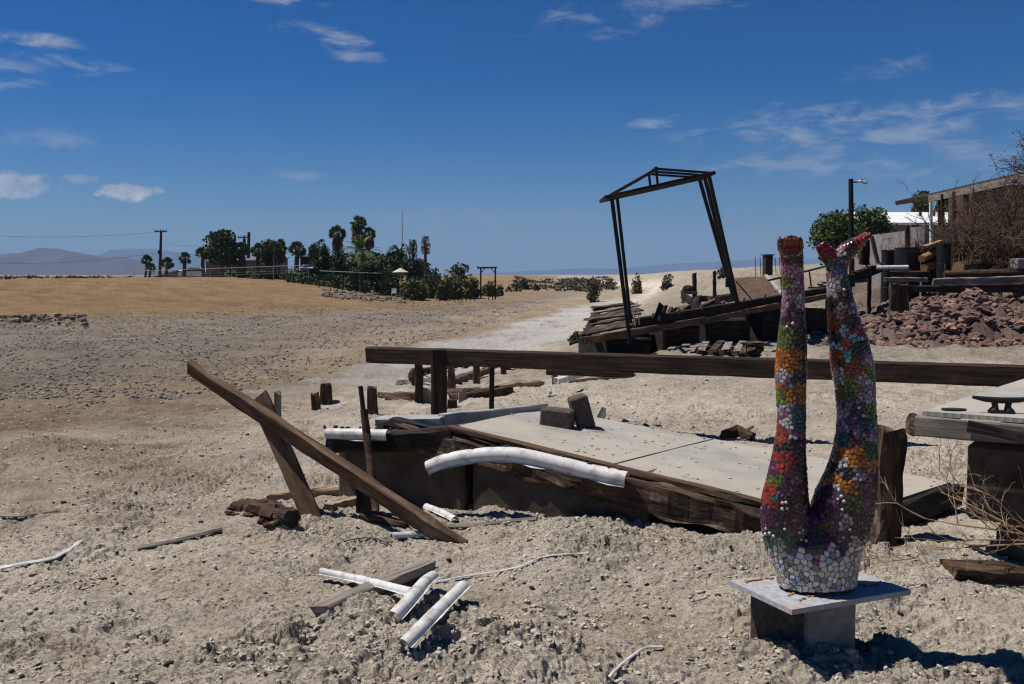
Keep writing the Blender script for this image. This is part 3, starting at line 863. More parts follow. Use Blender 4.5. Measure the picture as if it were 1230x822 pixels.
    for si, vi in enumerate(seeds):
        px, py = project(co[vi])
        dd = np.hypot(za[:, 0] - px, za[:, 1] - py) / zr
        zk = zones[int(np.argmin(dd + rs.uniform(0, .05, len(dd))))][3]
        lim = 654 + 10 * math.sin(px * .2) - (14 if 955 < px < 1000 else 0) * 0
        if py > lim + (12 if 960 < px < 1000 else 0): zk = 'base'
        if zk == 'base':
            g = rs.uniform(.36, .68); c = (g, g * .95, g * .86)
            if rs.rand() < .05: c = (.28, .36, .50)
            if rs.rand() < .12: c = (.20, .19, .17)
        else:
            c = np.array(PAL[zk]) * rs.uniform(.35, 1.35)
            if zk in ('pk', 'll') and rs.rand() < .25: c = np.array(PAL['wh']) * rs.uniform(.6, 1)
            if zk in ('pu', 'dk') and rs.rand() < .12: c = np.array(PAL['ll']) * .8
            c = tuple(c)
        scol.append(c)
        h = co[vi][2] - zb
        if (zk == 'gm' and rs.rand() < .4) or (zk == 'rd' and rs.rand() < .05) or (zk != 'base' and zk != 'rd' and 634 < py < 652 and rs.rand() < .22 ):
            beads.append((si, zk))
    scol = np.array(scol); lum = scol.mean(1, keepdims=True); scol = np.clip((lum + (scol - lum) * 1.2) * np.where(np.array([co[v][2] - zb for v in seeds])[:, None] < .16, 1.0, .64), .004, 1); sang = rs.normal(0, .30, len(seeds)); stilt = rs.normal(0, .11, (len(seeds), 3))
    kd = KDTree(len(seeds))
    for i, vi in enumerate(seeds): kd.insert(co[vi], i)
    kd.balance()
    col = np.ones((nv, 4)); disp = np.zeros(nv)
    # tiles are roughly square: compare with a per-tile turned Chebyshev-like metric among the nearest three
    for i in range(nv):
        r = kd.find_n(co[i], 6)
        n_ = no[i]; tx, ty = -n_[1], n_[0]; l_ = math.hypot(tx, ty) or 1.0
        ds = []
        for (c_, si_, dd_) in r:
            q = co[i] - np.array(c_)
            a_ = sang[si_]; u_ = (q[0] * tx + q[1] * ty) / l_; w_ = math.sqrt(max(dd_ * dd_ - u_ * u_, 0)) * (1 if q[2] > 0 else -1)
            ua = u_ * math.cos(a_) + w_ * math.sin(a_); wa = w_ * math.cos(a_) - u_ * math.sin(a_)
            ds.append(((abs(ua) ** 6 + abs(wa) ** 6) ** (1 / 6), si_))
        ds.sort(); r = [(0, ds[0][1])]
        e = ds[1][0] - ds[0][0]
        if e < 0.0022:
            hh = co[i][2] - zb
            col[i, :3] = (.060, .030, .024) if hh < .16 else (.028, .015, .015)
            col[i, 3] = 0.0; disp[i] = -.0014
        else:
            col[i, :3] = scol[r[0][1]]; disp[i] = float(np.dot(co[i] - co[seeds[r[0][1]]], stilt[r[0][1]]))
    tilt = rs.uniform(-1, 1, nv)
    co2 = co + no * disp[:, None]
    root = thing('leg_sculpture', 'upside down pair of female legs covered in colourful mosaic tiles, standing on concrete blocks', 'sculpture', P(981, 708, d=D0))
    org = np.array(PLOC[root.name])
    # beads of glass and steel pressed into the grout
    bv = []; bf = []; bc = []
    for si, zk in beads:
        p = co[seeds[si]] + no[seeds[si]] * .0005
        r = rs.uniform(.0055, .0075) * (.72 if zk == 'rd' else 1)
        off = nv + len(bv)
        for v in ICO[2][0]: bv.append(p + np.array(v) * r)
        bf += [tuple(a + off for a in f) for f in ICO[2][1]]
        c = (.22, .006, .006) if zk == 'rd' else (.40, .37, .34)
        bc += [(*c, 2.0)] * len(ICO[2][0])
    faces = [tuple(p.vertices) for p in me2.polygons] + bf
    me = bpy.data.meshes.new('mosaic_skin')
    allco = np.concatenate([co2, np.array(bv)]) if bv else co2
    me.from_pydata((allco - org).tolist(), [], faces)
    ca = me.color_attributes.new('tile', 'FLOAT_COLOR', 'POINT')
    ca.data.foreach_set('color', np.concatenate([col, np.array(bc)]).ravel() if bv else col.ravel())
    me.polygons.foreach_set('use_smooth', [True] * len(faces))
    bpy.data.meshes.remove(me2)
    mt_, t, b = new_mat('glazed_tile')
    a = t.new('ShaderNodeAttribute', attribute_name='tile')
    t.link(a.outputs['Color'], b.inputs['Base Color'])
    gl = a.outputs['Alpha']
    t.link(t.lin(gl, 0, 1, .95, .14), b.inputs['Roughness'])
    b.inputs['Specular IOR Level'].default_value = .5
    me.materials.append(mt_)
    o = bpy.data.objects.new('mosaic_skin', me); COL.objects.link(o); o.parent = root
    # mortar plate
    zt = P(981, 707, d=D0).z
    q = [P(875, 697, z=zt), P(951, 733, z=zt), P(1094, 709, z=zt), P(1022, 684, z=zt)]
    pm = MB(); pm.slab(q, .018, 40, 40, .003)
    pl = pm.build('plinth_plate', 'plate_mortar', root)
    # shells set along the plate
    nsh = 0
    def setring(pts, n):
        for i in range(n):
            u = i / (n - 1) * (len(pts) - 1); a0 = int(min(u, len(pts) - 2)); f = u - a0
            x = pts[a0][0] * (1 - f) + pts[a0 + 1][0] * f; y = pts[a0][1] * (1 - f) + pts[a0 + 1][1] * f
            c = P(x + rng.uniform(-2, 2), y + rng.uniform(-1, 1), z=zt + .004)
            sm_ = MB(); sm_.blob(c, (rng.uniform(.005, .009), rng.uniform(.004, .007), .004), 1, .2); sm_.build('shell', 'wood_orange', pl)
    setring([(895, 699), (912, 695), (930, 694)], 16)
    setring([(950, 716), (953, 708), (975, 706), (1000, 705), (985, 713), (960, 720)], 26)
    setring([(1030, 704), (1050, 704), (1058, 700)], 10)
    return zt
PLATE_Z = mosaic_legs()
def cinder(px0, px1, pyb, depth, d, ang, label):
    zt = PLATE_Z - .021
    a = P((px0 + px1) / 2, pyb, d=d)
    w = (px1 - px0) * S(d)
    zb = gz(a.x, a.y + .1) - .06
    M_ = Matrix.Rotation(ang, 3, 'Z')
    m = MB()
    c = Vector((a.x, d, 0)) + M_ @ Vector((0, depth / 2, 0))
    m.box((c.x, c.y, (zt + zb) / 2), (w, depth, zt - zb), M_, .006)
    tag(m.build('concrete_block', 'concrete'), label, 'concrete block', 'blocks under the sculpture')
cinder(969, 1029, 770, .30, 3.37, R(3), 'lighter smooth concrete block under the right half of the mosaic plate')
def cinder2():
    zt = PLATE_Z - .021
    a = P(901, 740, d=3.52); b = P(968, 770, d=3.395)
    ax = Vector((b.x - a.x, b.y - a.y, 0)); L = ax.length; ang = math.atan2(ax.y, ax.x)
    M_ = Matrix.Rotation(ang, 3, 'Z')
    c = Vector(((a.x + b.x) / 2, (a.y + b.y) / 2, 0)) + M_ @ Vector((-.003, .10, 0))
    zb = gz(c.x, c.y) - .06
    m = MB(); m.box((c.x, c.y, (zt + zb) / 2), (L, .19, zt - zb), M_, .006)
    tag(m.build('concrete_block', 'pumice_block'), 'dark rough concrete block under the left half of the mosaic plate', 'concrete block', 'blocks under the sculpture')
cinder2()

# ------------------------------------------------------------------ stranded dock in the middle
A = P(545, 513, z=.42); Bc = P(652, 490, z=.385); Cc = P(1142, 579, z=.14); Dd = P(1003, 624, z=.115)
def near(t, dz=0.0, out=0.0):
    """point along the near edge of the deck, t=0 at the left"""
    p = A.lerp(Dd, t); n = (Dd - A).cross(Vector((0, 0, 1))).normalized()
    return p + n * out + Vector((0, 0, dz))
def main_dock():
    root = thing('floating_dock', 'broken floating dock with pale tread plate deck and rotten timber edge, stranded on dry earth', 'dock', (A.x, A.y, 0))
    m = MB(); m.slab([A, Dd, Cc, Bc], .03, 26, 16, .006); m.build('deck_plate', 'tread_plate', root)
    m = MB(); a = A.lerp(Dd, .455) + Vector((0, 0, .002)); b = Bc.lerp(Cc, .47) + Vector((0, 0, .002))
    m.board(a, b, .005, .003, jit=.001); m.build('plate_seam', 'rust', root)
    # rotten edge timber, in one piece, ragged below
    m = MB()
    n = (Dd - A).cross(Vector((0, 0, 1))).normalized()
    p0 = P(482, 509, d=5.82); p1 = near(1.02, -.02, .05)
    m.board(p0 - Vector((0, 0, .07)), near(.42, -.100, .052), .10, .13, jit=.03, seg=34, ragged=.05)
    m.board(near(.40, -.105, .055), p1 - Vector((0, 0, .075)), .105, .17, jit=.035, seg=34, ragged=.04, taper=.9)
    m.build('edge_timber', 'wood_rotten', root)
    m = MB(); m.board(near(.0, .004, .045), near(1.0, .004, .045), .055, .028, jit=.006, seg=40); m.build('edge_trim', 'wood_brown', root)
    # charred header timbers at the broken left end
    m = MB()
    m.board(P(393, 535, d=5.92), P(545, 524, d=5.66), .11, .11, jit=.02, ragged=.04); m.build('header_timber', 'wood_black', root)
    m = MB()
    m.board(P(455, 516, d=6.05), P(560, 545, d=5.60), .09, .11, jit=.025, ragged=.06, taper=.7); m.build('header_timber', 'wood_black', root)
    m = MB()
    m.board(P(470, 506, d=5.95), P(600, 533, d=5.62), .06, .045, jit=.02, ragged=.08, taper=.6); m.build('split_rail', 'wood_black', root)
    m = MB()
    m.board(Dd + Vector((0, 0, -.075)), Cc + Vector((.03, 0, -.075)), .08, .13, jit=.02, ragged=.03); m.build('end_timber', 'wood_black', root)
    # grey kerb plate on the far left edge
    m = MB(); k0 = P(455, 507, d=6.05); k1 = P(656, 490, d=6.75)
    m.board(k0 + Vector((0, .05, .0)), P(533, 505, d=6.0), .16, .05, jit=.004); m.board(P(530, 505, d=6.0), k1, .05, .075, jit=.004, taper=.75)
    m.build('kerb_plate', 'pipe_grey', root)
    # concrete floats below
    def pontoon(pa, pb, d0, d1, ztop, thick):
        m = MB()
        a = P(pa, 600, d=d0); b = P(pb, 600, d=d1)
        ax = Vector((b.x - a.x, b.y - a.y, 0)); L = ax.length; ang = math.atan2(ax.y, ax.x); M_ = Matrix.Rotation(ang, 3, 'Z')
        c = Vector(((a.x + b.x) / 2, (a.y + b.y) / 2, 0)) + M_ @ Vector((0, thick / 2, 0))
        zb = gz(c.x, c.y) - .25
        m.box((c.x, c.y, (ztop + zb) / 2), (L, thick, ztop - zb), M_, .02)
        m.build('float_box', 'pontoon', root)
    pontoon(405, 557, 5.98, 5.60, .305, .75)
    pontoon(566, 778, 5.58, 5.12, .255, .85)
    pontoon(790, 985, 5.20, 4.90, .05, .9)
main_dock()
def bumper(name, pts, rad, label, group=None, lugs=True, mat='vinyl', lugn=12, up=Vector((0, 0, 1)), ends=True):
    """split vinyl dock edging: a half pipe with a flat back flange"""
    pts = [Vector(p) for p in pts]
    # smooth
    q = [pts[0]]
    for i in range(len(pts) - 1):
        for s_ in (.25, .5, .75, 1):
            p0 = pts[max(i - 1, 0)]; p1 = pts[i]; p2 = pts[i + 1]; p3 = pts[min(i + 2, len(pts) - 1)]
            t = s_
            q.append(0.5 * ((2 * p1) + (p2 - p0) * t + (2 * p0 - 5 * p1 + 4 * p2 - p3) * t * t + (3 * p1 - p0 - 3 * p2 + p3) * t ** 3))
    m = MB(); n = 10; th = .012
    vs = []; gs = []; u = 0
    for i, p in enumerate(q):
        t = (q[min(i + 1, len(q) - 1)] - q[max(i - 1, 0)]).normalized()
        sd = t.cross(up).normalized(); uu = sd.cross(t).normalized()
        if i: u += (p - q[i - 1]).length
        jj = 1 + .08 * mnoise.noise((u * 9, len(q), 2))
        lipw = rad * (.22 + .40 * mnoise.noise((u * 7 + len(q), 3, 1)))
        for lay, rr in ((0, rad * jj), (1, rad * jj - th * .5)):
            for k in range(n + 1):
                a = R(-8) + R(205) * (k - 1) / (n - 1)
                if k == 0: o_ = sd * (rr + lipw) - uu * (rr * .22 + lay * .002)
                else: o_ = sd * math.cos(a) * rr + uu * math.sin(a) * rr
                vs.append(p + o_); gs.append((u + len(q) * 3.1, a * rad, lay))
    W = 2 * (n + 1); fs = []
    for i in range(len(q) - 1):
        for k in range(n):
            a = i * W + k
            fs.append((a, a + 1, a + W + 1, a + W)); a += n + 1; fs.append((a, a + W, a + W + 1, a + 1))
        for k in (0, n):
            a = i * W + k; b = a + n + 1
            fs.append((a, a + W, b + W, b) if k == 0 else (a, b, b + W, a + W))
    for i in (0, len(q) - 1):
        for k in range(n):
            a = i * W + k; fs.append((a, a + n + 1, a + n + 2, a + 1))
    m.add(vs, fs, gs)
    if not lugs:
        o = m.build(name, mat, smooth=False)
        o.data.polygons.foreach_set('use_smooth', [True] * len(o.data.polygons)); o.data.set_sharp_from_angle(angle=R(40)); return tag(o, label, 'dock bumper', group)
    root = thing(name, label, 'dock bumper', q[0], group)
    o = m.build('vinyl_tube', mat, root); o.data.polygons.foreach_set('use_smooth', [True] * len(o.data.polygons)); o.data.set_sharp_from_angle(angle=R(40))
    l = MB()
    for i in range(lugn):
        p = q[min(len(q) - 1, int((i + rng.uniform(.1, .7)) / lugn * len(q)))]
        l = MB(); l.blob(p + up * (rad * .9) + Vector((rng.uniform(-.02, .02), rng.uniform(.02, .04), .012)), (rng.uniform(.008, .02), .009, rng.uniform(.006, .013)), 1, .5); l.build('rubber_lug', 'rubber', root)
    return root
UPV = Vector((-.05, -.55, .8)).normalized()
bumper('dock_bumper', [P(515, 562, d=5.48), P(540, 553, d=5.44), P(580, 547, d=5.38), P(620, 547, d=5.32), P(665, 556, d=5.25), P(710, 567, d=5.18), P(753, 576, d=5.10)], .042,
       'long curved white vinyl bumper hanging loose along the dock edge', up=UPV, lugn=20)
bumper('dock_bumper', [P(393, 521, d=5.82), P(430, 522, d=5.76), P(466, 523, d=5.70)], .034, 'short white vinyl bumper on the charred left end of the dock', up=UPV, lugn=9)
# white pieces thrown on the ground
def onl(px, py, lift): return G(px, py) + Vector((0, 0, lift))
bumper('vinyl_scrap', [onl(385, 697, .035), onl(430, 709, .045), onl(495, 727, .045)], .019, 'straight white vinyl strip resting across a weathered plank', 'white vinyl scraps on the ground', lugs=False)
bumper('vinyl_scrap', [onl(474, 748, .02), onl(495, 732, .04), onl(510, 718, .055), onl(520, 708, .05)], .027, 'torn white vinyl piece with a hole, between two other white pieces', 'white vinyl scraps on the ground', lugs=False, up=Vector((-.3, -.3, .9)))
bumper('vinyl_scrap', [onl(486, 788, .035), onl(520, 757, .045), onl(556, 721, .05)], .027, 'nearest white vinyl half pipe, lying alone with open end to camera', 'white vinyl scraps on the ground', lugs=False, up=Vector((-.4, -.2, .9)))
bumper('vinyl_scrap', [onl(470, 648, .012), onl(500, 647, .015), onl(535, 645, .012)], .022, 'white vinyl pipe half hidden behind foot of leaning plank', 'white vinyl scraps on the ground', lugs=False)
bumper('vinyl_scrap', [onl(512, 613, .02), onl(530, 620, .02), onl(547, 628, .015)], .02, 'small white vinyl piece against the concrete float', 'white vinyl scraps on the ground', lugs=False)
def strip(name, pix, r, mat, label, cat, group=None, lift=.008, sq=.6, n=6, ground_pts=True):
    pts = [G(x, y) + Vector((0, 0, lift)) for x, y in pix]
    q = []
    for i in range(len(pts) - 1):
        for s_ in (0, .25, .5, .75):
            p0 = pts[max(i - 1, 0)]; p1 = pts[i]; p2 = pts[i + 1]; p3 = pts[min(i + 2, len(pts) - 1)]; t = s_
            q.append(0.5 * ((2 * p1) + (p2 - p0) * t + (2 * p0 - 5 * p1 + 4 * p2 - p3) * t * t + (3 * p1 - p0 - 3 * p2 + p3) * t ** 3))
    q.append(pts[-1])
    for p in q: p.z = max(p.z, gz(p.x, p.y) + lift)
    for _ in range(10 if mat == 'vinyl' else 2):
        zz = [p.z for p in q]
        for i in range(1, len(q) - 1): q[i].z = (zz[i - 1] + zz[i] + zz[i + 1]) / 3
    m = MB(); m.tube(q, r, n, jit=.1, sq=sq)
    return tag(m.build(name, mat), label, cat, group)
strip('vinyl_trim', [(522, 702), (560, 695), (600, 689), (628, 682), (645, 674), (672, 669), (706, 667)], .0055, 'vinyl', 'thin pale vinyl strip curving over the earth behind the white scraps', 'strip', 'thin vinyl strips on the ground')
strip('vinyl_trim', [(732, 818), (742, 804), (757, 793), (775, 785), (796, 781)], .0065, 'vinyl', 'arched pale vinyl strip at the bottom edge of the picture', 'strip', 'thin vinyl strips on the ground', lift=.012)
strip('vinyl_trim', [(0, 686), (25, 681), (60, 674), (73, 671), (84, 663), (97, 654)], .012, 'vinyl', 'bent white vinyl strip lying at the far left edge', 'strip', 'thin vinyl strips on the ground', lift=.012)
strip('stick', [(-10, 622), (30, 620), (72, 616)], .011, 'wood_grey', 'thin grey stick lying at the left edge above white strip', 'stick', 'sticks lying on the ground')
strip('stick', [(165, 661), (210, 651), (265, 638)], .017, 'wood_grey', 'thin grey lath lying left of the rusty log', 'stick', 'sticks lying on the ground')
strip('stick', [(515, 634), (560, 634), (600, 631), (645, 625)], .016, 'wood_grey', 'pale bleached branch lying in front of the dock floats', 'stick', 'sticks lying on the ground')
strip('wire', [(405, 656), (425, 650), (450, 650), (470, 657)], .004, 'rubber', 'black wire curled on the earth beside the leaning plank', 'wire', None)
# planks on the ground
def plank(name, a, b, w, h, mat, label, cat='plank', group=None, jit=.008, taper=1.0, ragged=.02, lift=None, up=(0, 0, 1)):
    m = MB(); l = h * .4 if lift is None else lift
    m.board(Vector(a) + Vector((0, 0, l)), Vector(b) + Vector((0, 0, l)), w, h, jit=jit, taper=taper, ragged=ragged, up=up)
    return tag(m.build(name, mat), label, cat, group)
plank('plank', G(383, 740), G(515, 683), .065, .04, 'wood_grey', 'weathered grey plank under the white vinyl strip', group='planks lying on the ground')
plank('plank', G(322, 602), G(440, 590), .07, .05, 'wood_tan', 'tan split plank lying behind the leaning post', group='planks lying on the ground', jit=.02)
plank('plank', G(395, 612), G(448, 600), .05, .035, 'wood_tan', 'short tan plank pointing at the foot of the dock', group='planks lying on the ground', jit=.02)
plank('plank', G(432, 625), G(487, 634), .07, .045, 'wood_brown', 'short split brown plank behind the leaning plank foot', group='planks lying on the ground', jit=.03, taper=.6)
# rusty hollow log
def hollow_log():
    root = thing('hollow_log', 'rusty brown hollow log half buried beside the leaning post', 'log', G(325, 620))
    m = MB()
    for k in range(16):
        f = k / 15; c = G(288 + 56 * f, 612 + 13 * f)
        m.tube([c + Vector((-.035, .03, .004 + .02 * math.sin(f * 3))), c + Vector((.035, -.02, .004 + .02 * math.sin(f * 3)))], [.034 + .022 * math.sin(f * 2.6) + rng.uniform(-.01, .01)] * 2, 11, jit=.25)
    m.build('log_body', 'rust', root)
    m = MB(); e = G(347, 627); m.tube([e + Vector((-.03, .02, .035)), e + Vector((.03, -.05, .03))], [.040, .046], 12, jit=.2); m.build('charred_end', 'char', root)
    for k in range(14):
        c = G(268 + rng.uniform(0, 110), 612 + rng.uniform(-6, 22)); m = MB(); m.blob(c + Vector((0, 0, .008)), (rng.uniform(.012, .04), rng.uniform(.01, .03), rng.uniform(.008, .022)), 2, .8, 1.6); m.build('bark_flake', 'rust', root)
hollow_log()
# leaning plank and post
lp0 = P(557, 653, d=4.72); lp0.z = gz(lp0.x, lp0.y) - .02
lp1 = P(228, 441, d=5.72)
plank('leaning_plank', lp0, lp1, .045, .105, 'wood_brown', 'long brown plank leaning up to the left across a slanted post', group=None, jit=.010, taper=.92, ragged=.012, lift=0, up=(.25, -.6, .75))
fp0 = P(383, 622, d=5.22); fp0.z = gz(fp0.x, fp0.y) - .08
plank('leaning_post', fp0, P(312, 478, d=5.5), .105, .05, 'wood_brown', 'slanted square post propping up the long leaning plank', 'post', jit=.006, ragged=.02, lift=0, up=(.2, -1, 0))
# thin iron rod, wrapped in rust, and stubs
def iron_rod():
    root = thing('iron_rod', 'thin rusted iron rod standing before the left end of dock', 'rod', G(449, 632))
    b = P(449, 632, d=5.10); b.z = gz(b.x, b.y) - .03
    pts = [P(433, 464, d=5.5), P(436, 490, d=5.48), P(440, 520, d=5.45)]
    m = MB(); m.tube(pts, .013, 8, jit=.1); m.build('bare_rod', 'black_steel', root)
    m = MB(); pts = [P(437, 492, d=5.47), P(440, 520, d=5.45), P(443, 548, d=5.4), P(447, 580, d=5.3), P(452, 612, d=5.2), b]
    m.tube(pts, [.020, .024, .021, .024, .019, .018], 9, jit=.22); m.build('rust_scale', 'rust', root)
iron_rod()
def stub(px, py0, py1, d, w, mat, label, lean=0, group='short timber stubs', cat='timber stub', rag=.04):
    if py0: d = G(px, py0).y
    b = onG(px, d, -.06); t = P(px + lean, py1, d=d)
    if py0 and py0 < 560: w = w * d / 9.5
    m = MB(); m.board(b, t, w, w * .85, up=(.1, -1, 0), jit=.02, ragged=rag, taper=.85)
    return tag(m.build('timber_stub', mat), label, cat, group)
stub(440, 0, 574, 5.35, .13, 'wood_black', 'dark stub holding up the left end of the dock')
stub(447, 497, 466, 9.0, .10, 'wood_rotten', 'split dark stub just right of the rusted rod')
stub(333, 500, 472, 9.2, .07, 'wood_grey', 'pale stub just right of the slanted post head')
stub(379, 492, 474, 9.6, .09, 'wood_rotten', 'short dark stub, left one of the near pair on open earth')
stub(391, 484, 463, 9.9, .12, 'wood_rotten', 'taller dark stub, right one of the near pair on open earth')
# bricks on the deck
def deck_z(x, y):
    n = (Dd - A).cross(Cc - A).normalized()
    return A.z - (n.x * (x - A.x) + n.y * (y - A.y)) / n.z
def deckP(px, py, lift=0):
    n = (Dd - A).cross(Bc - A).normalized(); r = ray(px, py); o = Vector((0, 0, CAM_H))
    t = (A - o).dot(n) / r.dot(n)
    return o + r * t + n * abs(lift)
def bricks():
    c = deckP(672, 516); m = MB()
    M_ = Matrix.Rotation(R(-15), 3, 'Z') @ Matrix.Rotation(R(4), 3, 'Y')
    m.box(c + Vector((-.01, .06, .062)), (.20, .13, .12), M_, .012)
    tag(m.build('concrete_block', 'pumice_block'), 'dark concrete block lying flat on the dock, under the tilted one', 'concrete block', 'dark blocks on the dock')
    c = deckP(701, 517); m = MB()
    M_ = Matrix.Rotation(R(8), 3, 'Z') @ Matrix.Rotation(R(-16), 3, 'Y')
    m.box(c + Vector((-.012, .05, .108)), (.115, .12, .215), M_, .012)
    tag(m.build('concrete_block', 'pumice_block'), 'dark concrete block tilted upright against another block on the dock', 'concrete block', 'dark blocks on the dock')
bricks()
for (px, py, sx, sy, sz, mat, lab) in [(809, 553, .022, .015, .010, 'rubber', 'black scrap on the deck, left of a curled one'), (822, 556, .030, .018, .014, 'rubber', 'black curled scrap on the deck, right of a flat one'),
                                       (893, 571, .010, .008, .008, 'rubber', 'tiny black scrap on deck beside the mosaic legs'), (785, 557, .03, .008, .006, 'rust', 'rusty nail plate lying on its rust stain on deck'),
                                       (618, 530, .008, .007, .006, 'rubber', 'tiny black scrap on the deck below the blocks')]:
    m = MB(); c = deckP(px, py); m.blob(c + Vector((0, 0, sz * .6)), (sx, sy, sz), 2, .6, 1.5)
    tag(m.build('scrap', mat), lab, 'scrap', 'scraps on the deck')
m = MB()
for i in range(170):
    u_, v_ = rng.random() ** 1.0, rng.random(); v_ = v_ ** .6 if rng.random() < .5 else 1 - (1 - v_) ** .5
    c = A.lerp(Dd, u_).lerp(Bc.lerp(Cc, u_), v_); r_ = rng.uniform(.003, .009); m.blob(c + Vector((0, 0, r_ * .3)), (r_ * 1.4, r_, r_ * .7), 1, .6)
tag(m.build('dirt_crumbs', 'clay_clod'), 'small dirt crumbs strewn over the tread plate deck', None, None, 'stuff')
m = MB(); c = G(724, 503); m.leaf(c + Vector((0, 0, .06)), .055, (0, -.8, .5)); c2 = c + Vector((0, 0, .0))
m.board(c + Vector((-.02, 0, -.02)), c + Vector((.01, .02, .10)), .10, .012, up=(0, -1, .2), taper=.4); m.f = m.f[1:]
tag(m.build('metal_shard', 'pipe_grey'), 'bent grey metal shard standing behind the dark blocks', 'shard')
m = MB(); c = G(664, 477); m.blob(c + Vector((0, 0, .02)), (.07, .04, .03), 2, .5, 1.2); m.blob(c + Vector((-.03, 0, .05)), (.03, .03, .03), 2, .5)
tag(m.build('plaster_lump', 'vinyl'), 'small white lump on the earth under the long rail', 'lump')
m = MB(); q = [G(868, 527), G(885, 525), G(905, 528)]
m.tube([p + Vector((0, 0, .03)) for p in q], [.03, .06, .03], 9, jit=.35); m.tube([q[1], q[1] + Vector((.15, .05, .08))], [.03, .01], 7, jit=.3)
tag(m.build('driftwood', 'wood_rotten'), 'dark driftwood chunk on the earth beyond the deck, left of legs', 'driftwood')

# ------------------------------------------------------------------ dock at the right with a mooring cleat
def right_dock():
    z = .70
    L = P(1108, 494, z=z); Nr = P(1230, 503, z=z); Fr = P(1230, 455, z=z)
    e = (Nr - L).normalized(); f_ = (Fr - L).normalized()
    e.z = 0; f_.z = 0
    c0 = L; c1 = L + e * 1.5; c2 = c1 + f_ * 2.2; c3 = L + f_ * 2.2
    root = thing('floating_dock', 'raised dock corner with a mooring cleat on its pale tread plate', 'dock', (L.x, L.y, 0))
    m = MB(); m.slab([c0, c1, c2, c3], .02, 12, 16, .002); m.build('deck_plate', 'tread_plate', root)
    dn = Vector((0, 0, -1))
    m = MB(); out = -f_ * .02
    m.board(c0 + out + dn * .065 - e * .02, c1 + out + dn * .065, .04, .085, jit=.006); m.build('fascia', 'wood_grey', root)
    m = MB(); m.board(c0 - e * .022 + dn * .062 + f_ * .02, c3 - e * .022 + dn * .062, .04, .08, jit=.006); m.build('fascia', 'wood_grey', root)
    m = MB(); m.board(c0 + e * .20 + out * 2.6 + dn * .045, c1 + out * 2.6 + dn * .19, .02, .05, jit=.01, taper=1.2); m.board(c0 + e * .3 + out * 2.4 + dn * .065, c1 + out * 2.4 + dn * .26, .02, .03, jit=.01)
    m.build('split_batten', 'wood_black', root)
    m = MB(); b = c0 - e * .045 + dn * .065 + f_ * .02; m.blob(b, (.025, .04, .05), 2, .5, 2); m.build('corner_rot', 'wood_rotten', root)
    ang = math.atan2(e.y, e.x); M_ = Matrix.Rotation(ang, 3, 'Z')
    def fl(along0, along1, inset, zt, zb, dep):
        c = c0 + e * ((along0 + along1) / 2) + f_ * inset + Vector((0, 0, 0))
        # rectangular box whose near face follows the fascia
        n = Vector((-e.y, e.x, 0)); 
        if n.dot(f_) < 0: n = -n
        c = c + n * dep / 2
        mm_ = MB(); mm_.box((c.x, c.y, (zt + zb) / 2), (along1 - along0, dep, zt - zb), M_, .02)
        return mm_
    fl(.17, 1.5, .06, z - .13, .23, .9).build('float_box', 'pontoon', root)
    fl(.27, 1.5, .16, .20, -.1, .7).build('float_box', 'pontoon', root)
    m = MB(); m.tube([c0 + e * .10 + f_ * .10 + Vector((0, 0, .004)), c0 + e * .10 + f_ * .10 + Vector((0, 0, .0085))], .055, 20, sq=.6); m.build('flush_cap', 'rubber', root)
    # mooring cleat: two feet, a bar with two horns
    cl = MB(); cc = P(1199, 497, z=z + .004)
    d = Vector((math.cos(R(-12)), math.sin(R(-12)), 0))
    cc = cc + f_ * .05
    H = .052
    cl.tube([cc - d * .118 + Vector((0, 0, H + .012)), cc - d * .07 + Vector((0, 0, H + .004)), cc + Vector((0, 0, H)), cc + d * .07 + Vector((0, 0, H + .004)), cc + d * .118 + Vector((0, 0, H + .012))], [.007, .012, .014, .012, .007], 10)
    for s_ in (-.03, .03):
        cl.tube([cc + d * s_ + Vector((0, 0, 0)), cc + d * s_ + Vector((0, 0, .008)), cc + d * s_ * .85 + Vector((0, 0, .025)), cc + d * s_ + Vector((0, 0, H))], [.026, .022, .013, .014], 10)
    cl.board(cc - d * .05 + Vector((0, 0, .004)), cc + d * .05 + Vector((0, 0, .004)), .05, .008, jit=0)
    cl.build('cleat', 'black_steel', root, smooth=False)
right_dock()
b = onG(1066, 4.52, -.05)
m = MB(); t_ = P(1067, 517, d=4.55)
m.board(b + Vector((0, 0, -.05)), t_, .125, .12, up=(.25, -1, 0), jit=.03, ragged=.03, seg=22)
m.tube([b + Vector((0, 0, .0)), b + Vector((0, 0, .12)), b + Vector((0, 0, .22))], [.075, .075, .05], 12, jit=.25)
tag(m.build('rotten_post', 'wood_rotten'), 'rotten square post standing behind the mosaic legs at right', 'post')
plank('sleeper', G(1140, 690), G(1260, 700), .14, .10, 'wood_rotten', 'rotten ground timber beneath the dock with the cleat', 'timber', jit=.03, lift=-.01)
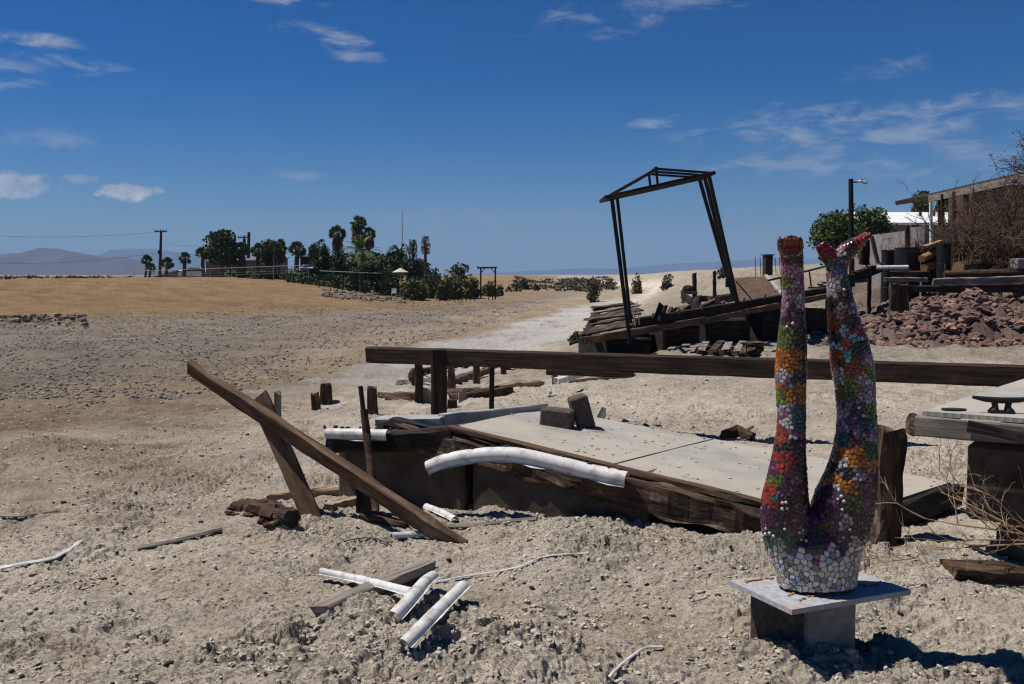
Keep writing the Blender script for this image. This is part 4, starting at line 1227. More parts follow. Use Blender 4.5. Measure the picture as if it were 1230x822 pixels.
# dry bramble at the right edge
def twigs(root_p, n, L, mat, spread, name, label, cat, r0=.006, up=.3, levels=3, dirv=(-1, 0, .2), group=None):
    m = MB()
    def grow(p, d, l, r, lev):
        pts = [p]; q = p.copy(); dd = d.copy()
        for i in range(4):
            dd = (dd + Vector((rng.gauss(0, .22), rng.gauss(0, .22), rng.gauss(0, .18)))).normalized()
            q = q + dd * l / 4; pts.append(q.copy())
            if lev > 0 and rng.random() < .75:
                grow(q.copy(), (dd + Vector((rng.gauss(0, .7), rng.gauss(0, .7), rng.gauss(0.1, .6)))).normalized(), l * rng.uniform(.4, .65), r * .6, lev - 1)
        m.tube(pts, [r * (1 - .17 * i) for i in range(5)], 4)
    for i in range(n):
        grow(Vector(root_p) + Vector((rng.gauss(0, spread), rng.gauss(0, spread), 0)), (Vector(dirv) + Vector((rng.gauss(0, .35), rng.gauss(0, .35), rng.gauss(0, up)))).normalized(), L * rng.uniform(.6, 1.1), r0, levels)
    return tag(m.build(name, mat), label, cat, group)
bp = P(1275, 655, d=3.95)
twigs(bp, 6, .48, 'twig_pale', .035, 'dry_bramble', 'pale dry thorny branch poking out before the right dock', 'branch', r0=.0055, dirv=(-1, .1, .14), up=.22)

# ------------------------------------------------------------------ long rail beam and its posts
def rail():
    l = P(443, 426, d=9.7); r_ = P(1230, 452, d=7.0)
    e = l + (r_ - l) * 1.25
    root = thing('dock_railing', 'long heavy dark timber rail crossing the picture on a square post', 'railing', onG(527, 9.35))
    m = MB(); m.board(l, e, .115, .155, jit=.006, seg=60, ragged=.01); m.build('rail_beam', 'wood_dark', root)
    m = MB(); b = onG(527, 9.28, -.05); m.board(b, P(527, 420, d=9.28), .15, .14, up=(.1, -1, 0), jit=.008); m.build('square_post', 'wood_dark', root)
    m = MB(); b = onG(590, 9.22, -.05); m.board(b, P(591, 436, d=9.22), .045, .045, up=(.1, -1, 0), jit=.003); m.build('steel_post', 'black_steel', root)
    m = MB(); m.board(P(658, 447, d=8.95), P(760, 450, d=8.6), .08, .05, jit=.006); m.build('joist_block', 'wood_dark', root)
rail()
# pale planks under the rail
plank('plank', P(668, 458, d=12.0), P(706, 447, d=12.6), .09, .07, 'vinyl', 'white board stub lying just beyond the long rail', group='planks beyond the rail', lift=0)
plank('plank', G(682, 460), G(760, 452), .12, .05, 'wood_tan', 'tan plank lying flat beyond the rail', group='planks beyond the rail')
plank('plank', G(684, 456), G(722, 449), .10, .05, 'wood_brown', 'brown plank propped across the tan one beyond the rail', group='planks beyond the rail', lift=.06)
# tumbled pier remains under the left end of the rail
WR = [((500, 452), (560, 441), .16, .13, 'wood_black', 'blackened beam lying under the left end of rail', .10),
      ((530, 473), (590, 450), .16, .12, 'wood_brown', 'brown beam slanting up behind the square rail post', .12),
      ((478, 462), (560, 457), .12, .09, 'wood_grey', 'grey beam lying left of the square rail post', .05),
      ((470, 481), (600, 473), .18, .12, 'wood_brown', 'long brown timber lying behind the foot of the rail post', .04),
      ((545, 481), (612, 473), .14, .10, 'wood_rotten', 'rotten timber lying right of the square rail post', .04),
      ((580, 441), (628, 443), .10, .06, 'wood_rotten', 'thin dark timber lying right of the steel post', .04),
      ((597, 468), (650, 463), .09, .07, 'wood_tan', 'tan splintered timber lying right of the steel post', .03),
      ((455, 477), (500, 480), .10, .07, 'wood_rotten', 'short rotten timber left of the pier remains', .03)]
for (a, b_, w, h, mt_, lab, lift) in WR:
    plank('fallen_timber', G(*a), G(*b_), w, h, mt_, lab, 'timber', 'fallen pier timbers under the rail', jit=.03, ragged=.08, lift=lift)
for (px, d, y1, w, mt_, lab) in [(503, 12.6, 437, .11, 'wood_dark', 'upright pile at the left of the fallen pier timbers'), (542, 14.2, 441, .12, 'wood_brown', 'stubby pile just right of the rail post'), (572, 14.5, 437, .10, 'wood_brown', 'slim pile beneath the rail left of the steel post'),
                                 (511, -482, 468, .10, 'wood_grey', 'grey pile stump between fallen timbers and rail post'), (556, -480, 469, .09, 'wood_grey', 'grey pile stump between square post and steel post'), (543, -490, 480, .10, 'wood_rotten', 'lowest dark stump right at the rail post foot'),
                                 (667, 13.5, 446, .08, 'wood_rotten', 'lone dark stump below the rail right of the steel post'), (605, 17.0, 437, .11, 'wood_rotten', 'small stump in the distance behind the rail')]:
    stub(px, -d if d < 0 else 0, y1, abs(d), w, mt_, lab, group='pier stumps under the rail')
m = MB(); c = G(497, 462); m.blob(c + Vector((-.02, 0, .18)), (.12, .10, .17), 2, .4); m.tube([c + Vector((.1, 0, .25)), c + Vector((.45, .1, .1))], .01, 5)
tag(m.build('root_stump', 'wood_rotten'), 'dark root lump leaning on the pile under the rail', 'stump')
# ------------------------------------------------------------------ boat lift frame and its tilted deck
def boat_lift():
    root = thing('boat_lift', 'leaning black steel boat lift with a gabled top frame, standing on a tilted wrecked deck', 'boat lift', onG(760, 17.5))
    def bar(a, b, w, name='post', h=None, mat='steel_dark'):
        m = MB(); m.board(a, b, w, h or w, up=(0, -1, .3), jit=.003); return m.build(name, mat, root)
    tops_l = [P(735, 239, d=17.4), P(731, 239, d=18.3)]
    bar(P(757, 414, d=17.38), tops_l[0], .065); bar(P(760, 408, d=17.9), tops_l[1] + Vector((.16, 0, 0)), .055)
    tr = [P(851, 209, d=17.8), P(846, 212, d=18.3), P(840, 215, d=18.8)]
    br = [P(886, 364, d=18.5), P(884, 362, d=18.7), P(881, 358, d=18.95)]
    for a, b in zip(br, tr): bar(a, b, .062)
    for i, dd in enumerate((17.4, 17.85, 18.3)):
        k = 17.4 / dd
        def Q(x, y): return P(615 + (x - 615) * k, 331 + (y - 331) * k, d=dd + .4 * (x - 735) / 120 )
        l, r_, ap = Q(728, 237), Q(857, 208), Q(788, 203)
        bar(l, r_, .045, 'tie_beam', .075); bar(l, ap, .036, 'rafter'); bar(ap, r_, .036, 'rafter')
        if i != 1: bar(Q(790, 222), ap, .04, 'king_post')
    def Q2(x, y, dd):
        k = 17.4 / dd; return P(615 + (x - 615) * k, 331 + (y - 331) * k, d=dd + .4 * (x - 735) / 120)
    for (x, y) in ((728, 237), (857, 208), (788, 203)):
        bar(Q2(x, y, 17.35), Q2(x, y, 18.4), .06, 'purlin')
    m = MB(); c = P(876, 340, d=18.4); m.box(c, (.13, .10, .16), None, .01); m.build('winch_box', 'black_steel', root)
    m = MB(); m.tube([P(879, 352, d=18.5), P(874, 332, d=18.6)], .02, 6); m.tube([P(884, 338, d=18.6), P(910, 368, d=18.7)], .012, 6); m.build('cable', 'black_steel', root)
    m = MB(); m.tube([P(763, 392, d=17.5), P(761, 372, d=17.5)], .012, 6); m.tube([P(768, 390, d=17.6), P(765, 362, d=17.6)], .008, 6); m.build('cable', 'pipe_grey', root)
boat_lift()
F0 = P(703, 404, d=17.3); F1 = P(952, 360, d=19.6); BK = Vector((.14, 1, .155))
def lift_deck():
    root = thing('wrecked_deck', 'tilted timber deck with missing boards under the steel boat lift', 'deck', (F0.x, F0.y, gz(F0.x, F0.y)))
    e = F1 - F0
    def p(t, b=0, dz=0): return F0 + e * t + BK * b + Vector((0, 0, dz))
    def bd(a, b, w, h, mat, name, jit=.015, **k):
        m = MB(); m.board(a, b, w, h, jit=jit, **k); return m.build(name, mat, root)
    bd(p(.22, .05, .05), p(1.25, .05, .02), .12, .20, 'wood_black', 'edge_beam')
    bd(p(-.01, -.08, -.06), p(.54, -.08, -.075), .08, .13, 'wood_brown', 'fascia_board', ragged=.05)
    bd(p(.52, -.08, -.10), p(1.25, -.08, -.04), .08, .11, 'wood_brown', 'fascia_board', bow=.02, ragged=.05)
    bd(p(.0, 0, -.04), p(.02, 2.4, -.04), .12, .16, 'wood_black', 'edge_beam')
    # left platform boards, some lifted
    for i in range(13):
        b = .1 + i * .185
        if i in (3, 9): continue
        dz = (.02 if i not in (5, 11) else .09)
        bd(p(-.005 + rng.uniform(-.01, .02), b, dz), p(.23 + rng.uniform(-.05, .02), b + rng.uniform(-.06, .06), dz * rng.uniform(.3, 1) + .02), .17, .035, rng.choice(['wood_grey', 'wood_rotten', 'wood_rotten', 'wood_brown']), 'deck_board', .01, ragged=.08, up=(-.15, -.155, 1))
    # bolts / brackets on the beam
    for t in (.30, .42, .53, .64, .74, .85, .94):
        m = MB(); m.box(p(t, -.02, .16), (.05, .03, .10), Matrix.Rotation(.3, 3, 'Y'), .004); m.build('bracket', 'wood_grey', root)
    # ramp panel
    m = MB(); q = [P(885, 362, d=19.2), P(942, 357, d=19.7), P(920, 332, d=23.2), P(880, 334, d=22.8)]
    m.slab(q, .05, 8, 8, .03); m.build('plywood_panel', 'wood_brown', root)
    bd(P(942, 357, d=19.7), P(920, 331.5, d=23.2), .07, .07, 'pipe_grey', 'panel_edge', .004)
    # pontoons under it, in a black material that stands in for the deck's shade
    for (t0, t1, dz) in ((.10, .30, -.2), (.36, .54, -.16), (.57, .80, -.17), (.86, 1.22, -.17)):
        a = F0 + e * t0 + Vector((.04, .3, 0)); b = F0 + e * t1 + Vector((.04, .3, 0)); ax = b - a; ang = math.atan2(ax.y, ax.x); M_ = Matrix.Rotation(ang, 3, 'Z')
        c = (a + b) / 2 + M_ @ Vector((0, .55, 0)); zb = gz(c.x, c.y) - .4; zt = min(a.z, b.z) + dz + .05
        m = MB(); m.box((c.x, c.y, (zt + zb) / 2), (math.hypot(ax.x, ax.y), 1.0, zt - zb), M_, .03); m.build('float_box', 'wood_black', root)
lift_deck()
# timber wreckage lying on the lift deck
for (a, b, w, h, mt_, lab) in [((789, 392, 18.0), (797, 368, 18.1), .14, .12, 'wood_black', 'black stump-like timber upright on the wrecked deck, left one'),
                               ((797, 390, 18.2), (806, 374, 18.3), .12, .10, 'wood_rotten', 'shorter rotten timber beside the black upright on wrecked deck'),
                               ((805, 381, 18.7), (838, 366, 19.0), .12, .10, 'wood_rotten', 'rotten timber lying along the middle of wrecked deck'),
                               ((822, 356, 19.6), (845, 372, 18.9), .12, .11, 'wood_black', 'black crossed timber at the middle of wrecked deck'),
                               ((836, 374, 18.8), (837, 358, 18.9), .16, .14, 'wood_black', 'black block standing among the crossed timbers'),
                               ((842, 370, 18.9), (864, 359, 19.2), .10, .09, 'wood_brown', 'brown timber sloping up to the right leg of lift'),
                               ((862, 370, 19.0), (861, 357, 19.1), .08, .08, 'wood_black', 'short dark upright near the right leg of lift'),
                               ((812, 372, 19.5), (866, 366, 19.6), .09, .09, 'wood_rotten', 'long thin timber behind the crossed timbers')]:
    plank('wreck_timber', P(a[0], a[1], d=a[2]), P(b[0], b[1], d=b[2]), w, h, mt_, lab, 'timber', 'timbers on the wrecked deck', jit=.04, ragged=.08, lift=0)
# low slatted platform before the lift
def slats():
    c = G(815, 424)
    root = thing('slatted_platform', 'low platform of weathered grey slats half hidden behind the rail', 'platform', c)
    a = G(737, 426) + Vector((0, 0, .12)); b = G(902, 431) + Vector((0, 0, .12)); ax = b - a
    for i in range(15):
        t = i / 14; s0 = a + ax * t
        if i in (4,): continue
        m = MB(); sk = Vector((.35, 1.15, 0.02))
        m.board(s0 + Vector((0, 0, rng.uniform(-.01, .02))), s0 + sk + Vector((rng.uniform(-.05, .05), rng.uniform(-.05, .1), rng.uniform(0, .05))), .125, .03, jit=.01, ragged=.05)
        m.build('slat', rng.choice(['wood_grey', 'wood_grey', 'wood_rotten']), root)
    for o in (.15, .95):
        m = MB(); m.board(a + Vector((.35, 1.15, 0)) * o - Vector((.1, 0, .06)), b + Vector((.35, 1.15, 0)) * o + Vector((.1, 0, -.06)), .09, .08, jit=.01); m.build('bearer', 'wood_black', root)
slats()
m = MB(); c = G(905, 427); m.board(c + Vector((-.15, 0, .10)), c + Vector((.12, .1, .12)), .2, .16, jit=.05, ragged=.05)
tag(m.build('timber_stub', 'wood_rotten'), 'rotten block at the right end of the slatted platform', 'timber stub', 'short timber stubs')
plank('plank', G(684, 416), G(720, 404), .12, .10, 'wood_black', 'dark block lying beside the green sage bush', group='planks lying on the ground')

# ------------------------------------------------------------------ plants
def crown(m, c, rx, ry, rz, n, size, lobes=14, flat=.5):
    c = Vector(c); L = []
    for i in range(lobes):
        while True:
            v = Vector((rng.uniform(-1, 1), rng.uniform(-1, 1), rng.uniform(-1, 1)))
            if .25 < v.length < 1: break
        L.append((Vector((v.x * rx * .68, v.y * ry * .68, v.z * rz * .68)), rng.uniform(.28, .52)))
    for i in range(n):
        o, r_ = rng.choice(L)
        v = Vector((rng.gauss(0, 1), rng.gauss(0, 1), rng.gauss(0, 1))).normalized() * rng.uniform(.35, 1) ** .5
        m.leaf(c + o + Vector((v.x * rx, v.y * ry, v.z * rz)) * r_, size * rng.uniform(.5, 1.3), None, rng.uniform(.35, .7))
def tree(px, d, ytop, w, label, mat='leaf_dark', ybase=None, trunk_h=.25, n=900, lobes=16, cat='tree', name='leafy_tree', group=None, size=None, base=None, trunk_r=None, ctop=None):
    b = base or onG(px, d, -.15)
    top = P(px, ytop, d=d).z; H = top - b.z
    root = thing(name, label, cat, b, group)
    W = 1.22 * w * S(d); n = int(n * 2.2)
    zc0 = b.z + H * trunk_h
    cz = (zc0 + top) / 2
    m = MB(); lean = W * rng.uniform(-.08, .08)
    tr = trunk_r or max(.06, H * .028)
    m.tube([b, b + Vector((lean * .4, 0, H * trunk_h * .7)), b + Vector((lean, 0, H * trunk_h + H * .25))], [tr * 1.3, tr, tr * .6], 8, jit=.1)
    for k in range(4):
        a = rng.uniform(0, 6.28)
        m.tube([b + Vector((lean * .6, 0, H * trunk_h * .8)), b + Vector((math.cos(a) * W * .18, math.sin(a) * W * .15, H * (trunk_h + .22))), b + Vector((math.cos(a) * W * .33, math.sin(a) * W * .3, H * (trunk_h + .45)))], [tr * .6, tr * .4, tr * .15], 6)
    m.build('trunk', 'bark', root)
    m = MB(); crown(m, (b.x, b.y, cz), W / 2, W / 2, (top - zc0) / 2, n, size or max(.10, 2.2 * S(d)), lobes)
    m.build('crown', mat, root)
    return root
def bush(px, d, ytop, w, label, mat, n=350, group=None, name='desert_bush', cat='bush', sink=.1, size=None, base=None):
    b = base or onG(px, d, -sink)
    top = P(px, ytop, d=d).z; W = 1.15 * w * S(d); H = max(top - b.z, .15); n = int(n * 1.8)
    root = thing(name, label, cat, b, group)
    m = MB()
    for k in range(7):
        a = rng.uniform(0, 6.28); m.tube([b, b + Vector((math.cos(a) * W * .3, math.sin(a) * W * .3, H * .6))], [max(.01, H * .02), max(.004, H * .008)], 5)
    m.build('stems', 'bark', root)
    m = MB(); crown(m, (b.x, b.y, b.z + H * .42), W / 2, W / 2, H * .58, n, size or max(.03, 1.9 * S(d)), 14); crown(m, (b.x, b.y, b.z + H * .18), W * .46, W * .46, H * .22, n // 2, size or max(.03, 1.9 * S(d)), 9)
    m.build('foliage', mat, root)
    return root
def fan_palm(px, d, ytop, cw, label, skirt=None, group='fan palms on the far bank', base_px=None, tr=.17, nf=40, dead=False, feather=False):
    """cw: crown width in photo px; skirt: (y0,y1) of the dead-leaf skirt"""
    b = onG(base_px or px, d, -.1)
    top = P(px, ytop, d=d); R_ = 1.22 * cw * S(d) / 2
    hub = Vector((top.x, top.y, top.z - R_ * (.85 if not feather else .5)))
    root = thing('fan_palm' if not feather else 'date_palm', label, 'palm', b, group)
    m = MB()
    pts = [b.lerp(hub, i / 5) + Vector((rng.uniform(-.04, .04), 0, 0)) for i in range(6)]
    m.tube(pts, [tr * 1.35, tr * 1.1, tr, tr * .95, tr * .9, tr * .8], 9, jit=.08); m.build('trunk', 'bark', root)
    if skirt:
        z0 = P(px, skirt[0], d=d).z; z1 = P(px, skirt[1], d=d).z; m = MB()
        for i in range(240):
            z = rng.uniform(z1, z0); f = (z - z1) / max(z0 - z1, .1); a = rng.uniform(0, 6.28)
            w = R_ * (skirt[2] if len(skirt) > 2 else .62) * (.55 + .45 * math.sin(math.pi * min(1, f * .75 + .22))) * rng.uniform(.55, 1)
            c = Vector((hub.x + math.cos(a) * w, hub.y + math.sin(a) * w, z))
            n = Vector((math.cos(a), math.sin(a), rng.uniform(-.2, .5))); side = n.cross(Vector((0, 0, 1))).normalized()
            l = R_ * .34; wd = R_ * .09
            dn = (Vector((math.cos(a) * .25, math.sin(a) * .25, -1))).normalized()
            m.add([c - side * wd, c + side * wd, c + side * wd * .6 + dn * l, c - side * wd * .6 + dn * l * 1.1], [(0, 1, 2, 3)])
        m.build('dead_skirt', 'leaf_dead', root)
    if not dead:
        m = MB()
        for i in range(nf):
            a = i * 2.399 + rng.uniform(-.2, .2); el_ = R(rng.uniform(-48, 88))
            dv = Vector((math.cos(a) * math.cos(el_), math.sin(a) * math.cos(el_), math.sin(el_)))
            if not feather:
                e = hub + dv * R_ * .45
                m.tube([hub, e], R_ * .018, 4, cap=False)
                sd = dv.cross(Vector((0, 0, 1)))
                sd = sd.normalized() if sd.length > .1 else Vector((1, 0, 0)); up = sd.cross(dv); tw_ = rng.uniform(-1.3, 1.3); sd = (sd * math.cos(tw_) + up * math.sin(tw_)).normalized(); up = sd.cross(dv)
                for k in range(11):
                    t = R(-78 + 156 * k / 10)
                    q = (dv * math.cos(t) + sd * math.sin(t)).normalized()
                    l = R_ * .55 * (0.65 + .35 * math.cos(t)); wv = q.cross(up).normalized() * R_ * .065
                    tip = e + q * l + Vector((0, 0, -R_ * .07 * rng.uniform(.2, 1.2)))
                    mid_ = e + q * l * .5
                    m.add([e, mid_ - wv, tip, mid_ + wv], [(0, 1, 2, 3)])
            else:
                pts = []; L = R_ * 1.25
                for k in range(7):
                    t = k / 6; pts.append(hub + dv * L * t + Vector((0, 0, -L * .35 * t * t)))
                for k in range(6):
                    q = (pts[k + 1] - pts[k]).normalized(); sd = q.cross(Vector((0, 0, 1))).normalized()
                    for s_ in (-1, 1):
                        for h_ in (0, .5):
                            o = pts[k].lerp(pts[k + 1], h_); tip = o + (q * .6 + sd * s_).normalized() * L * .2 + Vector((0, 0, -.05 * L)); w = q * L * .03
                            m.add([o - w, o + w, tip], [(0, 1, 2)])
        m.build('crown', 'leaf_palm', root)
    return root

# ------------------------------------------------------------------ far bank, left
fan_palm(176, 112, 306, 13, 'leftmost small fan palm, paired with a lower one inside the wire fence', tr=.13)
fan_palm(181, 110, 316, 12, 'lowest small fan palm leaning on the leftmost one', tr=.15)
fan_palm(201, 112, 309, 15, 'small fan palm just right of the tall utility pole', tr=.2)
fan_palm(222, 113, 303, 15, 'fan palm standing alone above the gable roof house', tr=.22)
fan_palm(243, 113, 297, 17, 'fan palm at the left end of the corrugated wall', tr=.22, base_px=246)
fan_palm(290, 112, 291, 17, 'stout dark fan palm right of the big leafy tree', tr=.34, skirt=(300, 330, .5))
fan_palm(310, 113, 292, 18, 'fan palm before the middle of the corrugated wall', tr=.24)
fan_palm(331, 114, 291, 17, 'fan palm before the tall olive tree', tr=.24)
fan_palm(335.5, 116, 297, 14, 'fan palm close behind the palm of the olive tree', tr=.2)
fan_palm(357, 114, 290, 20, 'fan palm left of the pale shed roof', tr=.3)
fan_palm(405, 116, 271, 20, 'tall fan palm with brown skirt left of the tallest palm', skirt=(284, 300, .55), tr=.25)
fan_palm(430, 118, 259, 20, 'tallest fan palm with thick brown skirt', skirt=(272, 292, .68), tr=.28)
fan_palm(443, 119, 273, 16, 'tall fan palm with brown skirt right of the tallest palm', skirt=(284, 296, .68), tr=.22)
fan_palm(434, 103, 289, 36, 'date palm with long feathery fronds below the tallest palm', feather=True, group=None, nf=44)
fan_palm(496, 112, 287, 11, 'dead palm without fronds, left one of two brown headed trunks', skirt=(287, 308, .95), dead=True, group='dead palms on the far bank', tr=.17)
fan_palm(511, 111, 283, 11, 'dead palm without fronds, right one of two brown headed trunks', skirt=(283, 304, .95), dead=True, group='dead palms on the far bank', tr=.17)
TG = 'leafy trees on the far bank'
tree(268, 111, 273, 36, 'big dark leafy tree over the corrugated wall', n=1500, trunk_h=.22, group=TG, lobes=22)
tree(279, 114, 292, 22, 'smaller leafy tree leaning on the big dark one', n=600, trunk_h=.25, group=TG)
tree(335, 122, 280, 26, 'loose olive green tree behind two fan palms', 'leaf_olive', n=600, trunk_h=.3, group=TG)
tree(323, 119, 288, 20, 'low round tree left of the olive green one', 'leaf_olive', n=450, trunk_h=.2, group=TG)
tree(386, 109, 284, 28, 'dark drooping tree right of the pale shed', n=1100, trunk_h=.15, group=TG, lobes=20)
tree(409, 108, 296, 24, 'dense dark tree under the left tall palm', n=1000, trunk_h=.08, group=TG)
tree(432, 114, 298, 28, 'dark tree filling the space under the tallest palm', n=900, trunk_h=.1, group=TG)
tree(452, 107, 300, 40, 'broad dark green tree above the rubble slope', n=1500, trunk_h=.12, group=TG, lobes=24)
tree(478, 115, 291, 34, 'airy dark tree below the thin mast', n=1000, trunk_h=.2, group=TG, lobes=24)
tree(503, 113, 303, 36, 'dark tree behind the two dead palms', n=1200, trunk_h=.1, group=TG)
tree(553, 112, 314, 22, 'thin airy tree rising above the olive shrubs', 'leaf_olive', n=180, trunk_h=.4, group=TG)
BG = 'bushes on the far bank'
bush(499, 96, 328, 30, 'dense round bush at the foot of the rubble slope', 'leaf_olive', 900, BG)
bush(519, 103, 320, 28, 'dark bush behind the round bush at rubble foot', 'leaf_dark', 700, BG)
bush(532, 98, 330, 22, 'dark low bush at the left end of the stake row', 'leaf_dark', 600, BG)
bush(545, 106, 319, 30, 'olive shrub behind the row of stakes', 'leaf_olive', 700, BG)
bush(566, 108, 322, 28, 'olive shrub left of the timber gate frame', 'leaf_olive', 600, BG)
bush(589, 112, 335, 18, 'low dark shrub under the timber gate frame', 'leaf_dark', 300, BG)
bush(324, 111, 317, 12, 'small round dark bush before the corrugated wall', 'leaf_dark', 220, BG)
bush(425, 104, 318, 18, 'bush beneath the date palm', 'leaf_dark', 300, BG)
bush(466, 102, 316, 24, 'bush left of the patio umbrella', 'leaf_dark', 450, BG)
bush(88, 100, 332, 14, 'brown tumbleweed bush on the crest, larger of two', 'leaf_dead', 200, 'tumbleweeds on the crest')
bush(106, 101, 334, 10, 'brown tumbleweed bush on the crest, smaller of two', 'leaf_dead', 150, 'tumbleweeds on the crest')
bush(630, 175, 334, 14, 'lone dark bush near the middle of the horizon', 'leaf_dark', 220, 'bushes along the dry channel')
bush(601, 118, 341, 9, 'tiny dark bush right of the timber gate frame', 'leaf_dark', 150, 'bushes along the dry channel')
SB = G(692, 411)
bush(692, SB.y, 398, 17, 'small grey green sage bush beside the tilted deck', 'sage', 500, None, sink=.02, size=.045, base=SB)

m = MB()
for i in range(130):
    px = rng.uniform(345, 482) if i > 30 else rng.uniform(255, 345); d = rng.uniform(104, 116) if i > 30 else rng.uniform(113, 119)
    v = onG(px, d); w = rng.uniform(.5, 1.1); h = rng.uniform(.5, 1.5) if i > 30 else rng.uniform(.3, .8)
    for k in range(70): m.leaf(v + Vector((rng.gauss(0, w * .5), rng.gauss(0, w * .5), abs(rng.gauss(h * .4, h * .32)))), rng.uniform(.10, .24), None, .6)
tag(m.build('undergrowth', 'leaf_dark'), 'dark undergrowth filling the shade beneath the far bank trees', None, None, 'stuff')

def utility_pole(px, d, ytop, r, label, arms, extra=None, group='utility poles'):
    b = onG(px, d, -.3); t = P(px, ytop, d=d)
    root = thing('utility_pole', label, 'utility pole', b, group)
    m = MB(); m.tube([b, t], [r * 1.25, r * .85], 9); m.build('pole_shaft', 'steel_brown', root)
    for (y, x0, x1) in arms:
        a = P(x0, y, d=d); c = P(x1, y, d=d); m = MB(); m.board(a + Vector((0, -r, 0)), c + Vector((0, -r, 0)), .13, .14, jit=0); m.build('crossarm', 'steel_brown', root)
        for k in range(5):
            q = a.lerp(c, (k + .3) / 4.6); m = MB(); m.tube([q + Vector((0, -r, .07)), q + Vector((0, -r, .26))], .06, 6); m.build('insulator', 'pipe_grey', root)
    if extra:
        m = MB(); m.tube([P(px + extra[0], extra[1], d=d), P(px + extra[0], extra[2], d=d)], .2, 8); m.build('transformer', 'black_steel', root)
    return root
utility_pole(193.5, 118, 277, .16, 'tall utility pole with a single crossarm above the small palms', [(278.5, 186, 201)], (-2, 301, 305))
utility_pole(293.5, 135, 283, .14, 'slim utility pole with crossarm left of the thicker pole', [(285.5, 286, 300)], (0, 287, 295))
utility_pole(299, 128, 279, .22, 'thick bare utility pole right of the big leafy tree', [])
def wire(a, b, sag, label, r=.028, group='power lines'):
    a = Vector(a); b = Vector(b); m = MB()
    m.tube([a.lerp(b, i / 24) - Vector((0, 0, sag * 4 * (i / 24) * (1 - i / 24))) for i in range(25)], r, 4)
    tag(m.build('power_line', 'black_steel'), label, 'power line', group)
wire(P(-60, 313, d=110), P(193, 303, d=118), .75, 'lowest power line sagging in front of the hills', .014)
wire(P(-60, 280, d=110), P(187, 279, d=118), .5, 'upper power line left of the tall utility pole', .012)
wire(P(200, 293, d=118), P(290, 286, d=135), .6, 'power line between the tall pole and the slim pole', .012)
m = MB(); b = onG(483, 130); m.tube([b, P(483, 292, d=130), P(483, 253, d=130)], [.09, .07, .04], 6)
tag(m.build('radio_mast', 'pipe_grey'), 'thin mast rising behind the trees left of the dead palms', 'mast')
def house(name, px0, px1, ye, yr, d, depth, wall, roof, label, cat='house', gable_front=False, door=None, wins=()):
    a = onG(px0, d); b = onG(px1, d); zb = min(a.z, b.z) - .6
    ze = P(px0, ye, d=d).z; zr = P(px0, yr, d=d).z
    x0, x1 = a.x, b.x; cx = (x0 + x1) / 2
    root = thing(name, label, cat, (cx, d, zb))
    m = MB(); m.box((cx, d + depth / 2, (zb + ze) / 2), (x1 - x0, depth, ze - zb)); m.build('wall', wall, root)
    m = MB(); o = .35; th = .12
    if gable_front:
        V = [(x0 - o, d - o), (cx, d - o), (x1 + o, d - o)]
        for s_ in (0, 1):
            pa, pb = ((x0 - o, ze - .05), (cx, zr)) if s_ == 0 else ((cx, zr), (x1 + o, ze - .05))
            m.slab([(pa[0], d - o, pa[1]), (pb[0], d - o, pb[1]), (pb[0], d + depth + o, pb[1]), (pa[0], d + depth + o, pa[1])], th, 1, 1)
        m.build('roof', roof, root)
        g = MB(); g.add([(x0, d, ze), (x1, d, ze), (cx, d, zr - th - .02), (x0, d + .2, ze), (x1, d + .2, ze), (cx, d + .2, zr - th - .02)], [(0, 1, 2), (5, 4, 3), (0, 2, 5, 3), (1, 4, 5, 2), (0, 3, 4, 1)]); g.build('gable', wall, root)
    else:
        m.slab([(x0 - o, d - o, ze), (x1 + o, d - o, ze), (x1 + o, d + depth / 2, zr), (x0 - o, d + depth / 2, zr)], th, 8, 3, .015)
        m.slab([(x0 - o, d + depth / 2, zr), (x1 + o, d + depth / 2, zr), (x1 + o, d + depth + o, ze), (x0 - o, d + depth + o, ze)], th, 8, 3, .015)
        m.build('roof', roof, root)
        g = MB()
        for xx in (x0 + .02, x1 - .02):
            g.add([(xx, d + .05, ze), (xx, d + depth - .05, ze), (xx, d + depth / 2, zr - th - .05)], [(0, 1, 2)])
        g.build('gable', wall, root)
    for (wx0, wx1, wy0, wy1) in wins:
        p0 = P(wx0, wy1, d=d); p1 = P(wx1, wy0, d=d)
        f = MB(); c = ((p0.x + p1.x) / 2, d - .02, (p0.z + p1.z) / 2); f.box(c, (p1.x - p0.x + .16, .08, p1.z - p0.z + .16)); fo = f.build('window', 'pipe_grey', root)
        g = MB(); g.box((c[0], d - .055, c[2]), (p1.x - p0.x, .05, p1.z - p0.z)); g.build('pane', 'dark_glass', fo)
    return root
house('low_house', 184, 247, 333, 324.5, 140, 9, 'stucco_tan', 'shed_roof', 'low house with a grey gable roof behind the small palms', gable_front=True, wins=[(226, 232, 330, 333)])
